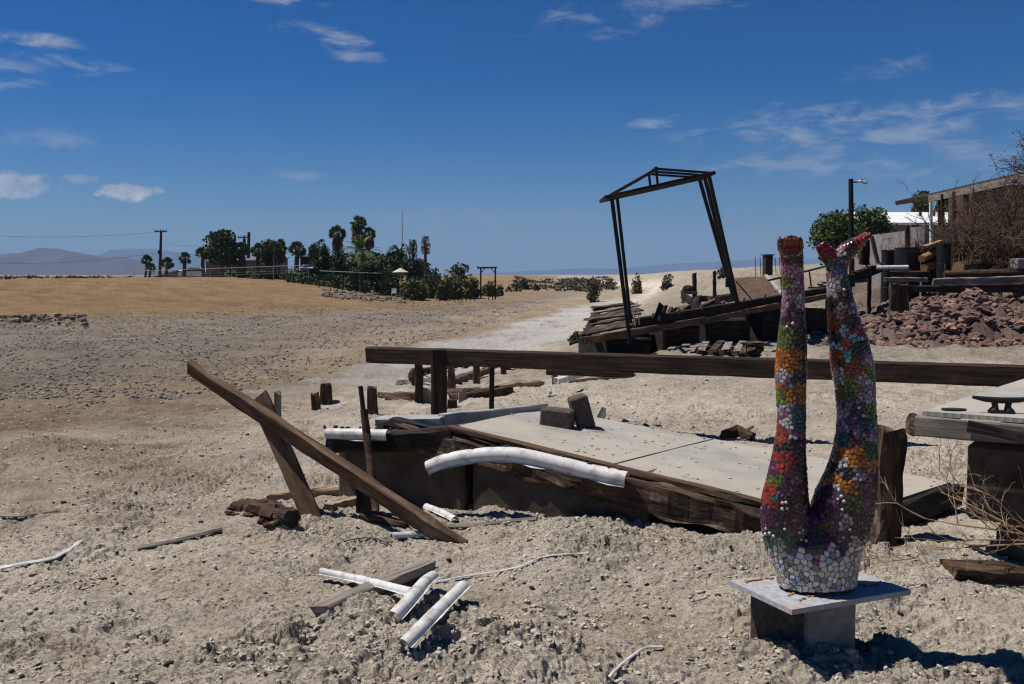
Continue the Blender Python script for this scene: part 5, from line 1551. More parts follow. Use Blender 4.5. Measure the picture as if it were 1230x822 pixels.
def shed_wall():
    b0 = onG(249, 122); b1 = onG(334, 122); zt0 = P(249, 315, d=122).z; zt1 = P(334, 313, d=122).z
    root = thing('metal_shed', 'long shed of grey corrugated sheet with a pale roof edge behind the trees', 'shed', ((b0.x + b1.x) / 2, 122, min(b0.z, b1.z) - .4))
    m = MB(); z = min(b0.z, b1.z) - .5
    m.add([(b0.x, 122, z), (b1.x, 122, z), (b1.x, 122, zt1), (b0.x, 122, zt0), (b0.x, 128, z), (b1.x, 128, z), (b1.x, 128, zt1 + .3), (b0.x, 128, zt0 + .3)],
          [(0, 1, 2, 3), (5, 4, 7, 6), (1, 5, 6, 2), (4, 0, 3, 7), (3, 2, 6, 7)]); m.build('wall', 'corrugated_sheet', root)
    m = MB(); m.board((b0.x - .2, 121.9, zt0 + .1), (b1.x + .2, 121.9, zt1 + .1), .25, .22, jit=0); m.build('roof_edge', 'shed_roof', root)
    m = MB(); m.slab([(b0.x - .2, 122, zt0 + .14), (b1.x + .2, 122, zt1 + .14), (b1.x + .2, 128.4, zt1 + .5), (b0.x - .2, 128.4, zt0 + .5)], .1, 1, 1); m.build('roof', 'corrugated_sheet', root)
shed_wall()
house('dark_house', 362, 392, 309, 306.5, 132, 7, 'wood_black', 'wood_black', 'dark flat roofed building behind the pale shed')
house('garden_shed', 366, 381, 322, 317, 113, 3, 'wood_black', 'shed_roof', 'small shed with a pale sloping roof under the trees', 'shed')
def parked_car():
    c = onG(237, 135); root = thing('parked_car', 'white parked car half hidden beyond the far bank crest', 'car', c)
    prof = [(-2.1, .35), (-2.1, .85), (-1.3, .98), (-.75, 1.48), (.8, 1.5), (1.45, 1.0), (2.1, .9), (2.15, .35)]
    m = MB(); n = len(prof)
    vs = [(c.x + x, c.y - .85, c.z + z) for x, z in prof] + [(c.x + x, c.y + .85, c.z + z) for x, z in prof]
    m.add(vs, [tuple(range(n)), tuple(range(2 * n - 1, n - 1, -1))] + [(i, i + n, (i + 1) % n + n, (i + 1) % n) for i in range(n)]); m.build('body', 'white_metal', root)
    m = MB(); q = [(-1.1, 1.02), (-.7, 1.4), (.75, 1.42), (1.25, 1.04)]
    m.add([(c.x + x, c.y - .86, c.z + z) for x, z in q] + [(c.x + x, c.y - .80, c.z + z) for x, z in q], [(0, 1, 2, 3), (7, 6, 5, 4)] + [(i, i + 4, (i + 1) % 4 + 4, (i + 1) % 4) for i in range(4)]); m.build('side_window', 'dark_glass', root)
    for x in (-1.3, 1.35):
        m = MB(); m.tube([(c.x + x, c.y - .88, c.z + .33), (c.x + x, c.y - .68, c.z + .33)], .33, 14); m.build('wheel', 'rubber', root)
parked_car()
def chain_fence():
    xs = [163, 186, 209, 232, 255, 280, 305, 330, 352, 372]
    root = thing('wire_fence', 'long thin wire fence with metal posts along the crest of the bank', 'fence', onG(250, 106))
    tops = []
    for x in xs:
        b = onG(x, 106, -.1); t = Vector((b.x, b.y, P(x, 326 - (x - 163) * .035, d=106).z)); tops.append(t)
        m = MB(); m.tube([b, t], .04, 6); m.build('fence_post', 'pipe_grey', root)
    m = MB(); m.tube(tops, .03, 5); m.build('top_rail', 'pipe_grey', root)
    m = MB()
    for k in (.25, .5, .75):
        m.tube([t - Vector((0, 0, k * 1.0)) for t in tops], .008, 4)
    m.build('wire_strands', 'pipe_grey', root)
chain_fence()
def rail_fence():
    xs = [384, 398, 412, 426, 440, 458]; root = thing('rail_fence', 'low rail fence on posts along the top of the rubble slope', 'fence', onG(420, 101)); tops = []
    for i, x in enumerate(xs):
        b = onG(x, 101, -.1); t = P(x, 325.5 + i * .6, d=101); tops.append(t); m = MB(); m.tube([b, t], .05, 6); m.build('fence_post', 'wood_dark', root)
    m = MB(); m.tube(tops, .04, 5); m.build('fence_rail', 'pipe_grey', root)
rail_fence()
def umbrella():
    b = onG(481, 101); t = P(481, 322, d=101); root = thing('patio_umbrella', 'tan patio umbrella opened under the trees above the rubble slope', 'umbrella', b)
    m = MB(); m.tube([b, t], .03, 6); m.build('umbrella_pole', 'pipe_grey', root)
    m = MB(); n = 10; rim = [t + Vector((math.cos(2 * math.pi * i / n) * .82, math.sin(2 * math.pi * i / n) * .82, -.42)) for i in range(n)]
    m.add([t] + rim + [t - Vector((0, 0, .03))] + [q - Vector((0, 0, .04)) for q in rim], [(0, i + 1, (i + 1) % n + 1) for i in range(n)] + [(n + 1, n + 2 + (i + 1) % n, n + 2 + i) for i in range(n)] + [(i + 1, n + 2 + i, n + 2 + (i + 1) % n, (i + 1) % n + 1) for i in range(n)])
    m.build('canopy', 'canvas', root)
umbrella()
def chair():
    b = onG(473.5, 100); root = thing('garden_chair', 'small white garden chair left of the patio umbrella pole', 'chair', b)
    m = MB(); m.box(b + Vector((0, 0, .42)), (.5, .48, .05)); m.build('seat', 'white_metal', root)
    m = MB(); m.box(b + Vector((0, .24, .68)), (.5, .05, .46)); m.build('backrest', 'white_metal', root)
    for sx in (-.22, .22):
        for sy in (-.2, .2):
            m = MB(); m.box(b + Vector((sx, sy, .2)), (.05, .05, .42)); m.build('leg', 'white_metal', root)
chair()
def gate_frame():
    d = 104; root = thing('goal_structure', 'timber goal shaped frame with a lamp on its left post', 'frame', onG(586, d))
    for x in (577.5, 595):
        b = onG(x, d, -.2); m = MB(); m.board(b, P(x, 321.5, d=d), .16, .16, up=(0, -1, 0), jit=.01); m.build('post', 'wood_dark', root)
    m = MB(); m.board(P(573, 322, d=d), P(597, 321.5, d=d), .16, .17, jit=.01); m.build('crossbeam', 'wood_dark', root)
    for (a, b) in (((578, 328), (582, 322.5)), ((594.5, 328), (590, 322.5))):
        m = MB(); m.board(P(*a, d=d - .05), P(*b, d=d - .05), .09, .09, up=(0, -1, 0), jit=0); m.build('brace', 'wood_dark', root)
    m = MB(); c = P(574, 320, d=d); m.blob(c, (.10, .10, .13), 1, .1); m.build('lamp', 'pipe_grey', root)
gate_frame()
for i, x in enumerate((541, 546, 551, 555, 560, 565, 570, 587, 592)):
    d = 95 + i * .6; b = onG(x, d, -.1); m = MB(); m.tube([b, b + Vector((rng.uniform(-.08, .08), 0, rng.uniform(.55, .8)))], .05, 6)
    tag(m.build('fence_stake', 'wood_dark'), 'short dark stake in a row at the foot of the olive shrubs', 'stake', 'row of short stakes')

# ------------------------------------------------------------------ rubble, stones and scrub that nobody could count
def scatter(name, mat, pts, label, sub=1, amp=.35, flat=.7):
    m = MB()
    for (p, r) in pts:
        M_ = Matrix.Rotation(rng.uniform(0, 6.28), 3, 'Z') @ Matrix.Rotation(rng.uniform(-.4, .4), 3, 'X')
        m.blob(p, (r * rng.uniform(.7, 1.3), r * rng.uniform(.7, 1.2), r * flat * rng.uniform(.6, 1.2)), sub, amp, 1.3, M_)
    o = m.build(name, mat)
    return tag(o, label, None, None, 'stuff')
def gpts(xs, ys, rs, sink=.1):
    z = ground(np.array(xs), np.array(ys))
    return [(Vector((x, y, zz + r * sink)), r) for x, y, zz, r in zip(xs, ys, z, rs)]
def rs_(n, lo, hi, p=2.5): return [lo + (hi - lo) * rng.random() ** p for _ in range(n)]
pts = []
while len(pts) < 330:
    px = rng.uniform(385, 497); f = (px - 385) / 112; py = 331 + f * 15 + rng.uniform(-1, 9) * (.4 + f * .5) + f * 2
    pts.append((px, py))
xs = []; ys = []
for px, py in pts:
    d = 88 + rng.uniform(0, 13); v = onG(px, d); xs.append(v.x); ys.append(v.y)
scatter('rubble', 'grey_rock', gpts(xs, ys, rs_(len(xs), .08, .36)), 'grey brown broken rubble covering the slope under the trees')
xs = []; ys = []
for i in range(380):
    px = rng.uniform(-150, 104); d = 52 + rng.gauss(0, 2.2) + (px < 40) * 1.0
    py = 0; v = onG(px, d); xs.append(v.x); ys.append(v.y)
scatter('rubble', 'grey_rock', [(p + Vector((0, 0, max(0, .35 * math.exp(-((p.y - 52) / 2.0) ** 2)))), r) for p, r in gpts(xs, ys, rs_(len(xs), .06, .24))], 'grey rock pile at the left edge below the tan bank')
# clods in the channel bed
N = 60000; U = np.random.RandomState(2)
yy = np.exp(U.uniform(math.log(14), math.log(95), N)); xx = chan_x(yy) - U.uniform(2.5, 30, N) * (yy / 40) ** .8
tt = toe_dist(xx, yy); pat = fbm(xx / 3, yy / 3, 3, 77)
k = (tt < -.5) & (np.abs(xx / yy) < .62) & (pat > -.25)
xx, yy = xx[k], yy[k]; rr = (.009 + .026 * U.uniform(0, 1, len(xx)) ** 2.4) * (1 + yy / 55)
def scatter_fast(name, mat, x, y, r, label, flat=.6, sub=0):
    base = np.array([tuple(v) for v in ICO[1][0]]) if sub else np.array([tuple(v) for v in _ICO20[0]])
    fs = np.array(ICO[1][1]) if sub else np.array(_ICO20[1])
    z = ground(x, y); n = len(x); nb = len(base)
    jit = U.uniform(.6, 1.35, (n, nb, 1)); sc = np.stack([r * U.uniform(.7, 1.4, n), r * U.uniform(.7, 1.4, n), r * flat * U.uniform(.6, 1.3, n)], 1)
    a = U.uniform(0, 6.28, n); ca, sa = np.cos(a), np.sin(a)
    v = base[None] * jit * sc[:, None, :]
    vx = v[..., 0] * ca[:, None] - v[..., 1] * sa[:, None]; vy = v[..., 0] * sa[:, None] + v[..., 1] * ca[:, None]
    co = np.stack([vx + x[:, None], vy + y[:, None], v[..., 2] + (z + r * .12)[:, None]], -1).reshape(-1, 3)
    ff = (fs[None] + (np.arange(n) * nb)[:, None, None]).reshape(-1, 3)
    me = bpy.data.meshes.new(name)
    me.vertices.add(len(co)); me.loops.add(ff.size); me.polygons.add(len(ff))
    me.vertices.foreach_set('co', co.ravel()); me.loops.foreach_set('vertex_index', ff.ravel().astype(np.int32)); me.polygons.foreach_set('loop_start', (np.arange(len(ff)) * 3).astype(np.int32))
    me.update(); me.validate()
    me.materials.append(MATS[mat]); o = bpy.data.objects.new(name, me); COL.objects.link(o)
    return tag(o, label, None, None, 'stuff')
def _i20():
    p = (1 + 5 ** .5) / 2
    v = [(-1, p, 0), (1, p, 0), (-1, -p, 0), (1, -p, 0), (0, -1, p), (0, 1, p), (0, -1, -p), (0, 1, -p), (p, 0, -1), (p, 0, 1), (-p, 0, -1), (-p, 0, 1)]
    l = math.sqrt(1 + p * p)
    f = [(0, 11, 5), (0, 5, 1), (0, 1, 7), (0, 7, 10), (0, 10, 11), (1, 5, 9), (5, 11, 4), (11, 10, 2), (10, 7, 6), (7, 1, 8), (3, 9, 4), (3, 4, 2), (3, 2, 6), (3, 6, 8), (3, 8, 9), (4, 9, 5), (2, 4, 11), (6, 2, 10), (8, 6, 7), (9, 8, 1)]
    return [tuple(c / l for c in q) for q in v], f
_ICO20 = _i20()
scatter_fast('gravel', 'mud_clod', xx, yy, rr, 'dark dry mud clods strewn over the grey channel bed')
# small crumbs of clay in the foreground
N = 9000
yy = np.exp(U.uniform(math.log(2.6), math.log(16), N)); xx = yy * U.uniform(-.66, .66, N)
pat = fbm(xx / .8, yy / .8, 3, 31); k = (pat > U.uniform(-.7, .5, N)); xx, yy = xx[k], yy[k]
rr = .002 + .008 * U.uniform(0, 1, len(xx)) ** 3.5 * (1 + yy * .12)
scatter_fast('clay_crumbs', 'clay_clod', xx, yy, rr, 'small crumbs of pale dry clay over the foreground', .8)
def chips(name, mat, x, y, r, label, tilt=.38, thick=.12):
    n = len(x); k = 7; z = ground(x, y)
    a = (np.arange(k) / k * 2 * np.pi)[None] + U.uniform(-.3, .3, (n, k)); rad = U.uniform(.55, 1.25, (n, k)) * r[:, None]
    px = np.cos(a) * rad; py = np.sin(a) * rad * U.uniform(.45, .9, (n, 1))
    th = (r * thick * U.uniform(.5, 1.4, n))[:, None]
    top = np.stack([px * .9, py * .9, np.broadcast_to(th, px.shape)], -1); bot = np.stack([px, py, -np.broadcast_to(th, px.shape)], -1)
    v = np.concatenate([top, bot], 1)
    tx = U.normal(0, tilt, n)[:, None]; yaw = U.uniform(0, 6.28, n)[:, None]
    c, s_ = np.cos(tx), np.sin(tx)
    X, Y, Z = v[..., 0], v[..., 1] * c - v[..., 2] * s_, v[..., 1] * s_ + v[..., 2] * c
    c, s_ = np.cos(yaw), np.sin(yaw)
    co = np.stack([X * c - Y * s_ + x[:, None], X * s_ + Y * c + y[:, None], Z + (z + r * (.10 + .35 * np.abs(np.sin(tx[:, 0]))))[:, None]], -1).reshape(-1, 3)
    me = bpy.data.meshes.new(name)
    side = [(q, q + k, (q + 1) % k + k, (q + 1) % k) for q in range(k)]
    per = list(range(k - 1, -1, -1)); per = list(range(k)); li = per + list(range(2 * k - 1, k - 1, -1)) + [w for f in side for w in f]
    ls = [0, k] + [2 * k + 4 * q for q in range(k)]; nl = len(li)
    LI = (np.array(li)[None] + (np.arange(n) * 2 * k)[:, None]).ravel(); LS = (np.array(ls)[None] + (np.arange(n) * nl)[:, None]).ravel()
    me.vertices.add(len(co)); me.loops.add(len(LI)); me.polygons.add(len(LS))
    me.vertices.foreach_set('co', co.ravel()); me.loops.foreach_set('vertex_index', LI.astype(np.int32)); me.polygons.foreach_set('loop_start', LS.astype(np.int32))
    me.update(); me.validate(); me.materials.append(MATS[mat])
    o = bpy.data.objects.new(name, me); COL.objects.link(o)
    return tag(o, label, None, None, 'stuff')
N = 60000
yy = np.exp(U.uniform(math.log(2.6), math.log(17), N)); xx = yy * U.uniform(-.64, .64, N)
pat = fbm(xx / .8, yy / .8, 3, 31) + .5 * fbm(xx / .22, yy / .22, 2, 33); k_ = (pat > U.uniform(-.5, .75, N)); xx, yy = xx[k_], yy[k_]
rr = (.002 + .0085 * U.uniform(0, 1, len(xx)) ** 3.2) * (1 + yy * .10)
chips('clay_flakes', 'clay_clod', xx, yy, rr, 'curled broken flakes of pale dry clay crust over the foreground')
N = 650
yy = np.exp(U.uniform(math.log(2.8), math.log(16), N)); xx = yy * U.uniform(-.62, .62, N); rr = (.004 + .012 * U.uniform(0, 1, N) ** 3.5) * (1 + yy * .08)
chips('bark_chips', 'char', xx, yy, rr, 'dark splinters of rotten wood scattered over the foreground clay', .35, .3)
# crumbled clods below the broken crust edges
cl = []
for pts_, hh in _LEDGES:
    for i in range(110):
        a, b = pts_[0], pts_[-1]; x = rng.uniform(a[0], b[0]); y = float(np.interp(x, [p[0] for p in pts_], [p[1] for p in pts_])) + rng.gauss(0, .055)
        cl.append((x, y, .002 + .011 * rng.random() ** 2.8))
for i in range(150):
    q = G(rng.choice([470, 560, 400, 640]) + rng.gauss(0, 45), 770 + rng.gauss(0, 14)); cl.append((q.x, q.y, .002 + .012 * rng.random() ** 2.6))
m = MB()
for p, r in gpts([c[0] for c in cl], [c[1] for c in cl], [c[2] for c in cl], .1):
    m.blob(p, (r * rng.uniform(.8, 1.4), r * rng.uniform(.8, 1.2), r * rng.uniform(.6, 1)), 2, 1.1, 2.0)
tag(m.build('clay_clods', 'clay_clod'), 'crumbled clay clods along the broken crust edges in the foreground', None, None, 'stuff')
# rocks of the right bank
xx = []; yy = []
while len(xx) < 4300:
    y = rng.uniform(17.5, 25); x = rng.uniform(5.5, 16); r = float(rise_dist(np.array([x]), np.array([y]))[0])
    if -.6 < r < 4.2 and x > 5.2 + .28 * (y - 17): xx.append(x); yy.append(y)
xx = np.array(xx); yy = np.array(yy)
m = MB()
for p, r in gpts(xx, yy, rs_(len(xx), .025, .125, 2.0), .05):
    M_ = Matrix.Rotation(rng.uniform(0, 6.28), 3, 'Z') @ Matrix.Rotation(rng.uniform(-.4, .4), 3, 'X')
    m.blob(p, (r * rng.uniform(.8, 1.4), r * rng.uniform(.7, 1.2), r * .62), 2 if r > .08 else 1, .8, 2.2, M_)
tag(m.build('rubble', 'red_rock'), 'reddish mud coloured rocks covering the right bank', None, None, 'stuff')
# scrub along the horizon
m = MB()
for i in range(420):
    px = rng.uniform(615, 935); d = rng.uniform(150, 420)
    if rng.random() < .5: px = rng.uniform(680, 910)
    v = onG(px, d); w = rng.uniform(.5, 1.6)
    if float(rise_dist(np.array([v.x]), np.array([v.y]))[0]) > -3: continue
    h = rng.uniform(.4, 1.0)
    for k in range(26):
        m.leaf(v + Vector((rng.gauss(0, w * .5), rng.gauss(0, w * .5), abs(rng.gauss(h * .4, h * .3)))), rng.uniform(.2, .45), None, .6)
for i in range(70):
    px = rng.uniform(-100, 170); v = onG(px, rng.uniform(125, 260)); 
    for k in range(14): m.leaf(v + Vector((rng.gauss(0, .5), rng.gauss(0, .5), abs(rng.gauss(.2, .15)))), rng.uniform(.15, .35), None, .6)
tag(m.build('desert_scrub', 'leaf_scrub'), 'low dry desert scrub scattered along the horizon', None, None, 'stuff')
for (px, d, yt, w, lab) in [(712, 95, 328, 18, 'brownish scrub bush just left of the left lift leg'), (765, 130, 326, 16, 'scrub bush seen low between the lift legs'), (800, 110, 327, 20, 'widest scrub bush seen between the lift legs'), (869, 75, 320, 18, 'scrub bush directly right of the right lift leg')]:
    bush(px, d, yt, w, lab, 'leaf_scrub', 200, 'scrub bushes on the far flat')
# ------------------------------------------------------------------ right bank: yard, house, carport
def lamp():
    d = 42; b = onG(1022, d, -.3); t = P(1022, 215, d=d); root = thing('street_lamp', 'dark wooden lamp pole with a side arm lamp above the round tree', 'street lamp', b)
    m = MB(); m.tube([b, t], [.13, .10], 10); m.build('lamp_pole', 'steel_dark', root)
    m = MB(); m.tube([P(1022, 219, d=d), P(1031, 219, d=d)], .03, 6); m.build('lamp_arm', 'steel_dark', root)
    m = MB(); c = P(1035, 220, d=d); m.tube([c + Vector((-.18, 0, .06)), c + Vector((-.05, 0, .08)), c + Vector((.12, 0, .02)), c + Vector((.22, 0, -.03))], [.06, .10, .12, .06], 8, sq=.6); m.build('lamp_head', 'shed_roof', root)
    m = MB(); m.tube([c + Vector((0, 0, .08)), c + Vector((0, 0, .16))], .05, 6); m.build('photocell', 'black_steel', root)
lamp()
YG = 'leafy trees beside the white roofed house'
tree(1004, 46, 247, 62, 'left half of the round dark green tree pair under the lamp', n=3600, trunk_h=.2, group=YG, lobes=34, size=.085, trunk_r=.12)
tree(1040, 47, 242, 54, 'right half of the round dark green tree pair, touching the house', n=3200, trunk_h=.2, group=YG, lobes=34, size=.085, trunk_r=.12)
tree(1106, 66, 225, 32, 'dark green tree behind the white roof, left of two', n=900, trunk_h=.3, group=YG, size=.16)
tree(1135, 68, 221, 34, 'dark green tree behind the white roof, right of two', n=900, trunk_h=.3, group=YG, size=.16)
house('white_roof_house', 1050, 1168, 268, 249, 50, 8, 'stucco_tan', 'white_metal', 'low tan house with a bright white sheet roof', wins=[(1094, 1106, 270, 276)])
for (px, py, r, lab) in [(1105.5, 258, 2, 'small dark vent on the white roof, left of two'), (1122, 258, 2, 'taller dark vent on the white roof, right of two')]:
    d = 52.2; c = P(px, py + 2, d=d); m = MB(); m.tube([c - Vector((0, 0, .2)), c + Vector((0, 0, .22))], [.05, .07], 8); tag(m.build('roof_vent', 'black_steel'), lab, 'vent', 'vents on the white roof')
def block_wall():
    d = 36; root = thing('block_wall', 'grey block wall with a dark joint before the white roofed house', 'wall', onG(1075, d))
    for (x0, x1, y0, d0, d1) in ((1040, 1088.5, 277, 38, 35), (1090, 1106, 273, 35, 34.5), (1107, 1146, 271, 34.4, 36)):
        a = onG(x0, d0, -.5); b = onG(x1, d1, -.5); zt0 = P(x0, y0 + (6 if x0 == 1040 else 0), d=d0).z; zt1 = P(x1, y0, d=d1).z
        m = MB(); z0 = min(a.z, b.z)
        n = Vector((-(b.y - a.y), b.x - a.x, 0)).normalized() * .2
        m.add([(a.x, a.y, z0), (b.x, b.y, z0), (b.x, b.y, zt1), (a.x, a.y, zt0), (a.x + n.x, a.y + n.y, z0), (b.x + n.x, b.y + n.y, z0), (b.x + n.x, b.y + n.y, zt1), (a.x + n.x, a.y + n.y, zt0)],
              [(0, 1, 2, 3), (5, 4, 7, 6), (1, 5, 6, 2), (4, 0, 3, 7), (3, 2, 6, 7)])
        m.build('wall_panel', 'grey_block_wall', root)
    m = MB(); b = onG(1089.3, 34.8, -.4); m.board(b, P(1089.3, 272, d=34.8), .12, .14, up=(0, -1, 0), jit=.004); m.build('wall_post', 'wood_dark', root)
block_wall()
def carport():
    d0, d1 = 33, 30; root = thing('carport', 'carport with a long slanting flat roof on thin posts at the right edge', 'carport', onG(1165, 32))
    a = P(1115, 235, d=d0); b = P(1300, 193, d=26.5)
    bk = Vector((1.2, 6, .25))
    m = MB(); m.slab([a, b, b + bk, a + bk], .16, 4, 4, .01); m.build('roof', 'wood_dark', root)
    m = MB(); m.board(a + Vector((0, -.06, -.12)), b + Vector((0, -.06, -.12)), .06, .22, jit=.003); m.build('fascia', 'wood_grey', root)
    for (px, dd, mt_, w) in ((1118, d0 + .1, 'white_metal', .09), (1132, 32.2, 'wood_dark', .10), (1146, 31.6, 'wood_dark', .10), (1161, 31.2, 'wood_dark', .10), (1179, 30.6, 'wood_dark', .11), (1128, 37.5, 'wood_dark', .1), (1158, 37, 'wood_dark', .1), (1200, 36, 'wood_dark', .1)):
        g = onG(px, dd, -.3); yt = 235 - (px - 1115) * .227
        t = P(px, yt + 2.5, d=dd); m = MB(); m.board(g, t, w, w, up=(0, -1, 0), jit=.003); m.build('post', mt_, root)
    m = MB(); x0 = P(1168, 240, d=36.5); x1 = P(1290, 240, d=36.5); zb = gz(x0.x, x0.y) - .3; zt = P(1182, 222, d=36.5).z
    m.box(((x0.x + x1.x) / 2, 37.5, (zb + zt) / 2), (x1.x - x0.x, 2, zt - zb)); m.build('back_room', 'wood_brown', root)
    m = MB(); m.box((P(1197, 240, d=36.4).x, 36.47, P(1197, 242, d=36.4).z), (.9, .06, .8)); m.build('window', 'dark_glass', root)
carport()
# dead brush
def brush(px, d, py, n, L, label, mat='twig_dead', dirs=(-.3, -.2, .8), spread=.5, lev=3, r0=.02):
    b = onG(px, d); b.z = max(b.z, P(px, py, d=d).z)
    return twigs(b, n, L, mat, spread, 'dead_brush', label, 'dead brush', r0=r0, dirv=dirs, up=.5, levels=lev, group='dead brush on the right bank')
brush(1160, 24.5, 318, 44, 1.05, 'pile of dead brush right of the tall black drum', dirs=(0, -.3, .45), spread=.45)
brush(1200, 25.5, 315, 80, 1.5, 'tallest tangle of dead brush at the right edge', dirs=(-.1, -.2, .65), spread=.55)
brush(1232, 24.0, 318, 50, 1.2, 'dead brush cut off by the right edge of the picture', dirs=(-.2, -.2, .5), spread=.5)
brush(1190, 27, 300, 50, 1.4, 'dead brush climbing up to the carport posts', dirs=(0, -.1, .8), spread=.6)
brush(1075, 26.5, 305, 9, .5, 'thin dry twigs behind the row of black drums', dirs=(0, 0, 1), spread=.35, lev=2, r0=.01)
def bare_tree():
    d = 28; b = onG(1290, d, -.2); root = thing('bare_tree', 'almost leafless tree reaching in from the right edge', 'tree', b)
    tw = MB(); lf = MB()
    def grow(p, dv, l, r, lev):
        pts = [p]; q = p.copy(); dd = dv.copy()
        for i in range(4):
            dd = (dd + Vector((rng.gauss(0, .16), rng.gauss(0, .16), rng.gauss(.03, .12)))).normalized(); q = q + dd * l / 4; pts.append(q.copy())
            if lev > 0 and i > 0:
                for _ in range(2):
                    if rng.random() < .8: grow(q.copy(), (dd + Vector((rng.gauss(-.15, .6), rng.gauss(0, .6), rng.gauss(.1, .5)))).normalized(), l * rng.uniform(.45, .7), r * .55, lev - 1)
            if lev <= 1 and rng.random() < .3:
                for _ in range(2): lf.leaf(q + Vector((rng.gauss(0, .06), rng.gauss(0, .06), rng.gauss(0, .06))), rng.uniform(.02, .045), None, .5)
        tw.tube(pts, [r * (1 - .16 * i) for i in range(5)], 5)
    grow(b, Vector((-.06, 0, 1)), 2.2, .11, 0)
    t0 = b + Vector((-.12, 0, 1.9))
    for dv in ((-.55, 0, 1), (-.2, .2, 1), (-.8, -.1, .6), (.3, 0, 1), (-.35, .1, .9)):
        grow(t0, Vector(dv).normalized(), 1.6, .05, 3)
    tw.build('trunk', 'twig_dead', root); lf.build('crown', 'leaf_dead', root)
bare_tree()
bush(1240, 27.5, 212, 34, 'brown dry shrub standing before the carport at the right edge', 'leaf_dead', 450, None, size=.045)
# drums, posts, logs on the edge of the bank
def drum(px0, px1, y0, y1, d, label):
    c = P((px0 + px1) / 2, y1, d=d); r = (px1 - px0) / 2 * S(d); zt = P(px0, y0, d=d).z; zb = gz(c.x, c.y) - .05
    zb = min(zb, zt - .3)
    root = thing('oil_drum', label, 'drum', (c.x, c.y, zb), 'black drums on the right bank')
    H = zt - zb; m = MB()
    prof = [(0, r), (.03, r), (.32, r), (.335, r * 1.035), (.35, r), (.65, r), (.665, r * 1.035), (.68, r), (.97, r), (1, r * 1.02)]
    m.tube([Vector((c.x, c.y, zb + H * t)) for t, _ in prof], [q for _, q in prof], 22); m.build('drum_body', 'black_steel', root)
    m = MB(); m.tube([Vector((c.x, c.y, zt - .004)), Vector((c.x, c.y, zt + .012))], r * .9, 22); m.build('drum_lid', 'rust', root)
drum(1059, 1074, 301, 319, 26.0, 'smallest black drum at the left of the row')
drum(1075, 1104, 298, 330, 24.5, 'widest black drum in the middle of the row')
drum(1125, 1141, 293, 331, 23.8, 'narrow tall black drum beside the cut logs')
plank('post', P(1038, 318, d=26.5), P(1038, 289, d=26.5), .24, .22, 'wood_black', 'thick black post left of the smallest drum', 'post', 'posts on the right bank', lift=0, jit=.02, up=(0, -1, 0))
plank('post', P(1055, 318, d=25.5), P(1047, 284, d=25.7), .09, .09, 'wood_dark', 'leaning thin post left of the smallest drum', 'post', 'posts on the right bank', lift=0, up=(0, -1, 0))
def log(pa, pb, r, d0, d1, label, mat='bark'):
    a = P(*pa, d=d0); b = P(*pb, d=d1); a.z = max(a.z, gz(a.x, a.y) + r * .6); b.z = max(b.z, gz(b.x, b.y) + r * .6)
    root = thing('cut_log', label, 'log', a, 'cut logs on the right bank')
    m = MB(); m.tube([a, a.lerp(b, .5), b], r, 14, jit=.05); m.build('log_bark', mat, root)
    m = MB(); ax = (a - b).normalized(); m.tube([a + ax * .002, a + ax * .008], r * .9, 14); m.build('sawn_end', 'wood_orange', root)
log((1151, 322), (1185, 318), .16, 23.4, 24.6, 'cut log with a round orange sawn end facing the camera')
log((1107, 311), (1122, 304), .09, 23.9, 24.3, 'cut log leaning left of the narrow drum, upper one', 'wood_orange')
log((1110, 322), (1124, 318), .10, 23.9, 24.3, 'cut log lying left of the narrow drum, lower one', 'wood_orange')
plank('board', P(1111, 297, d=24.2), P(1131, 290, d=24.3), .22, .07, 'wood_orange', 'orange board end lying on top of the narrow drum', 'board', lift=0, jit=.01)
def beam(pa, pb, w, h, mat, label, d0, d1, name='retaining_beam', cat='beam', jit=.02, group='beams along the top of the right bank'):
    plank(name, P(*pa, d=d0), P(*pb, d=d1), w, h, mat, label, cat, group, lift=0, jit=jit, ragged=.05)
m = MB(); m.tube([P(1134, 330, d=23.2), P(1190, 328, d=23.0), P(1300, 325, d=22.6)], .085, 12, jit=.03)
tag(m.build('rusty_pipe', 'rust'), 'long rusty red pipe along the top of the right bank', 'pipe')
beam((1120, 339), (1300, 334), .14, .16, 'wood_grey', 'grey rope wrapped looking beam under the rusty pipe', 22.6, 22.2)
beam((1087, 347), (1135, 347), .16, .14, 'wood_dark', 'short dark red beam at the lower left of the beam stack', 22.3, 22.2)
beam((1132, 347), (1300, 345), .18, .19, 'wood_dark', 'long dark red beam at the bottom of the beam stack', 22.2, 21.8)
beam((1063, 336), (1114, 336), .12, .10, 'wood_grey', 'pale grey beam lying left of the beam stack', 22.8, 22.6)
beam((1070, 330), (1116, 330), .16, .16, 'wood_dark', 'dark round beam lying under the widest drum', 23.2, 23.0)
m = MB(); m.tube([P(1053, 321.5, d=23.6), P(1091, 321, d=23.4)], .05, 10)
tag(m.build('pvc_pipe', 'vinyl'), 'white pipe lying before the smallest drum', 'pipe')
stub(1074, 0, 340, 22.0, .22, 'wood_rotten', 'rotten pile at the foot of the grey beam, left of two', group='piles in the right bank')
stub(1085, 0, 341, 22.0, .20, 'wood_rotten', 'rotten pile at the foot of the grey beam, right of two', group='piles in the right bank')
m = MB(); c = P(1226, 317, d=23); m.box(c, (.36, .4, .24), None, .02); tag(m.build('concrete_block', 'concrete'), 'grey concrete block before the dead brush at the right edge', 'concrete block')
plank('post', onG(1115, 24.4), P(1115, 296, d=24.4), .30, .28, 'wood_black', 'thick charred post behind the cut logs', 'post', 'posts on the right bank', lift=0, jit=.03, up=(0, -1, 0))
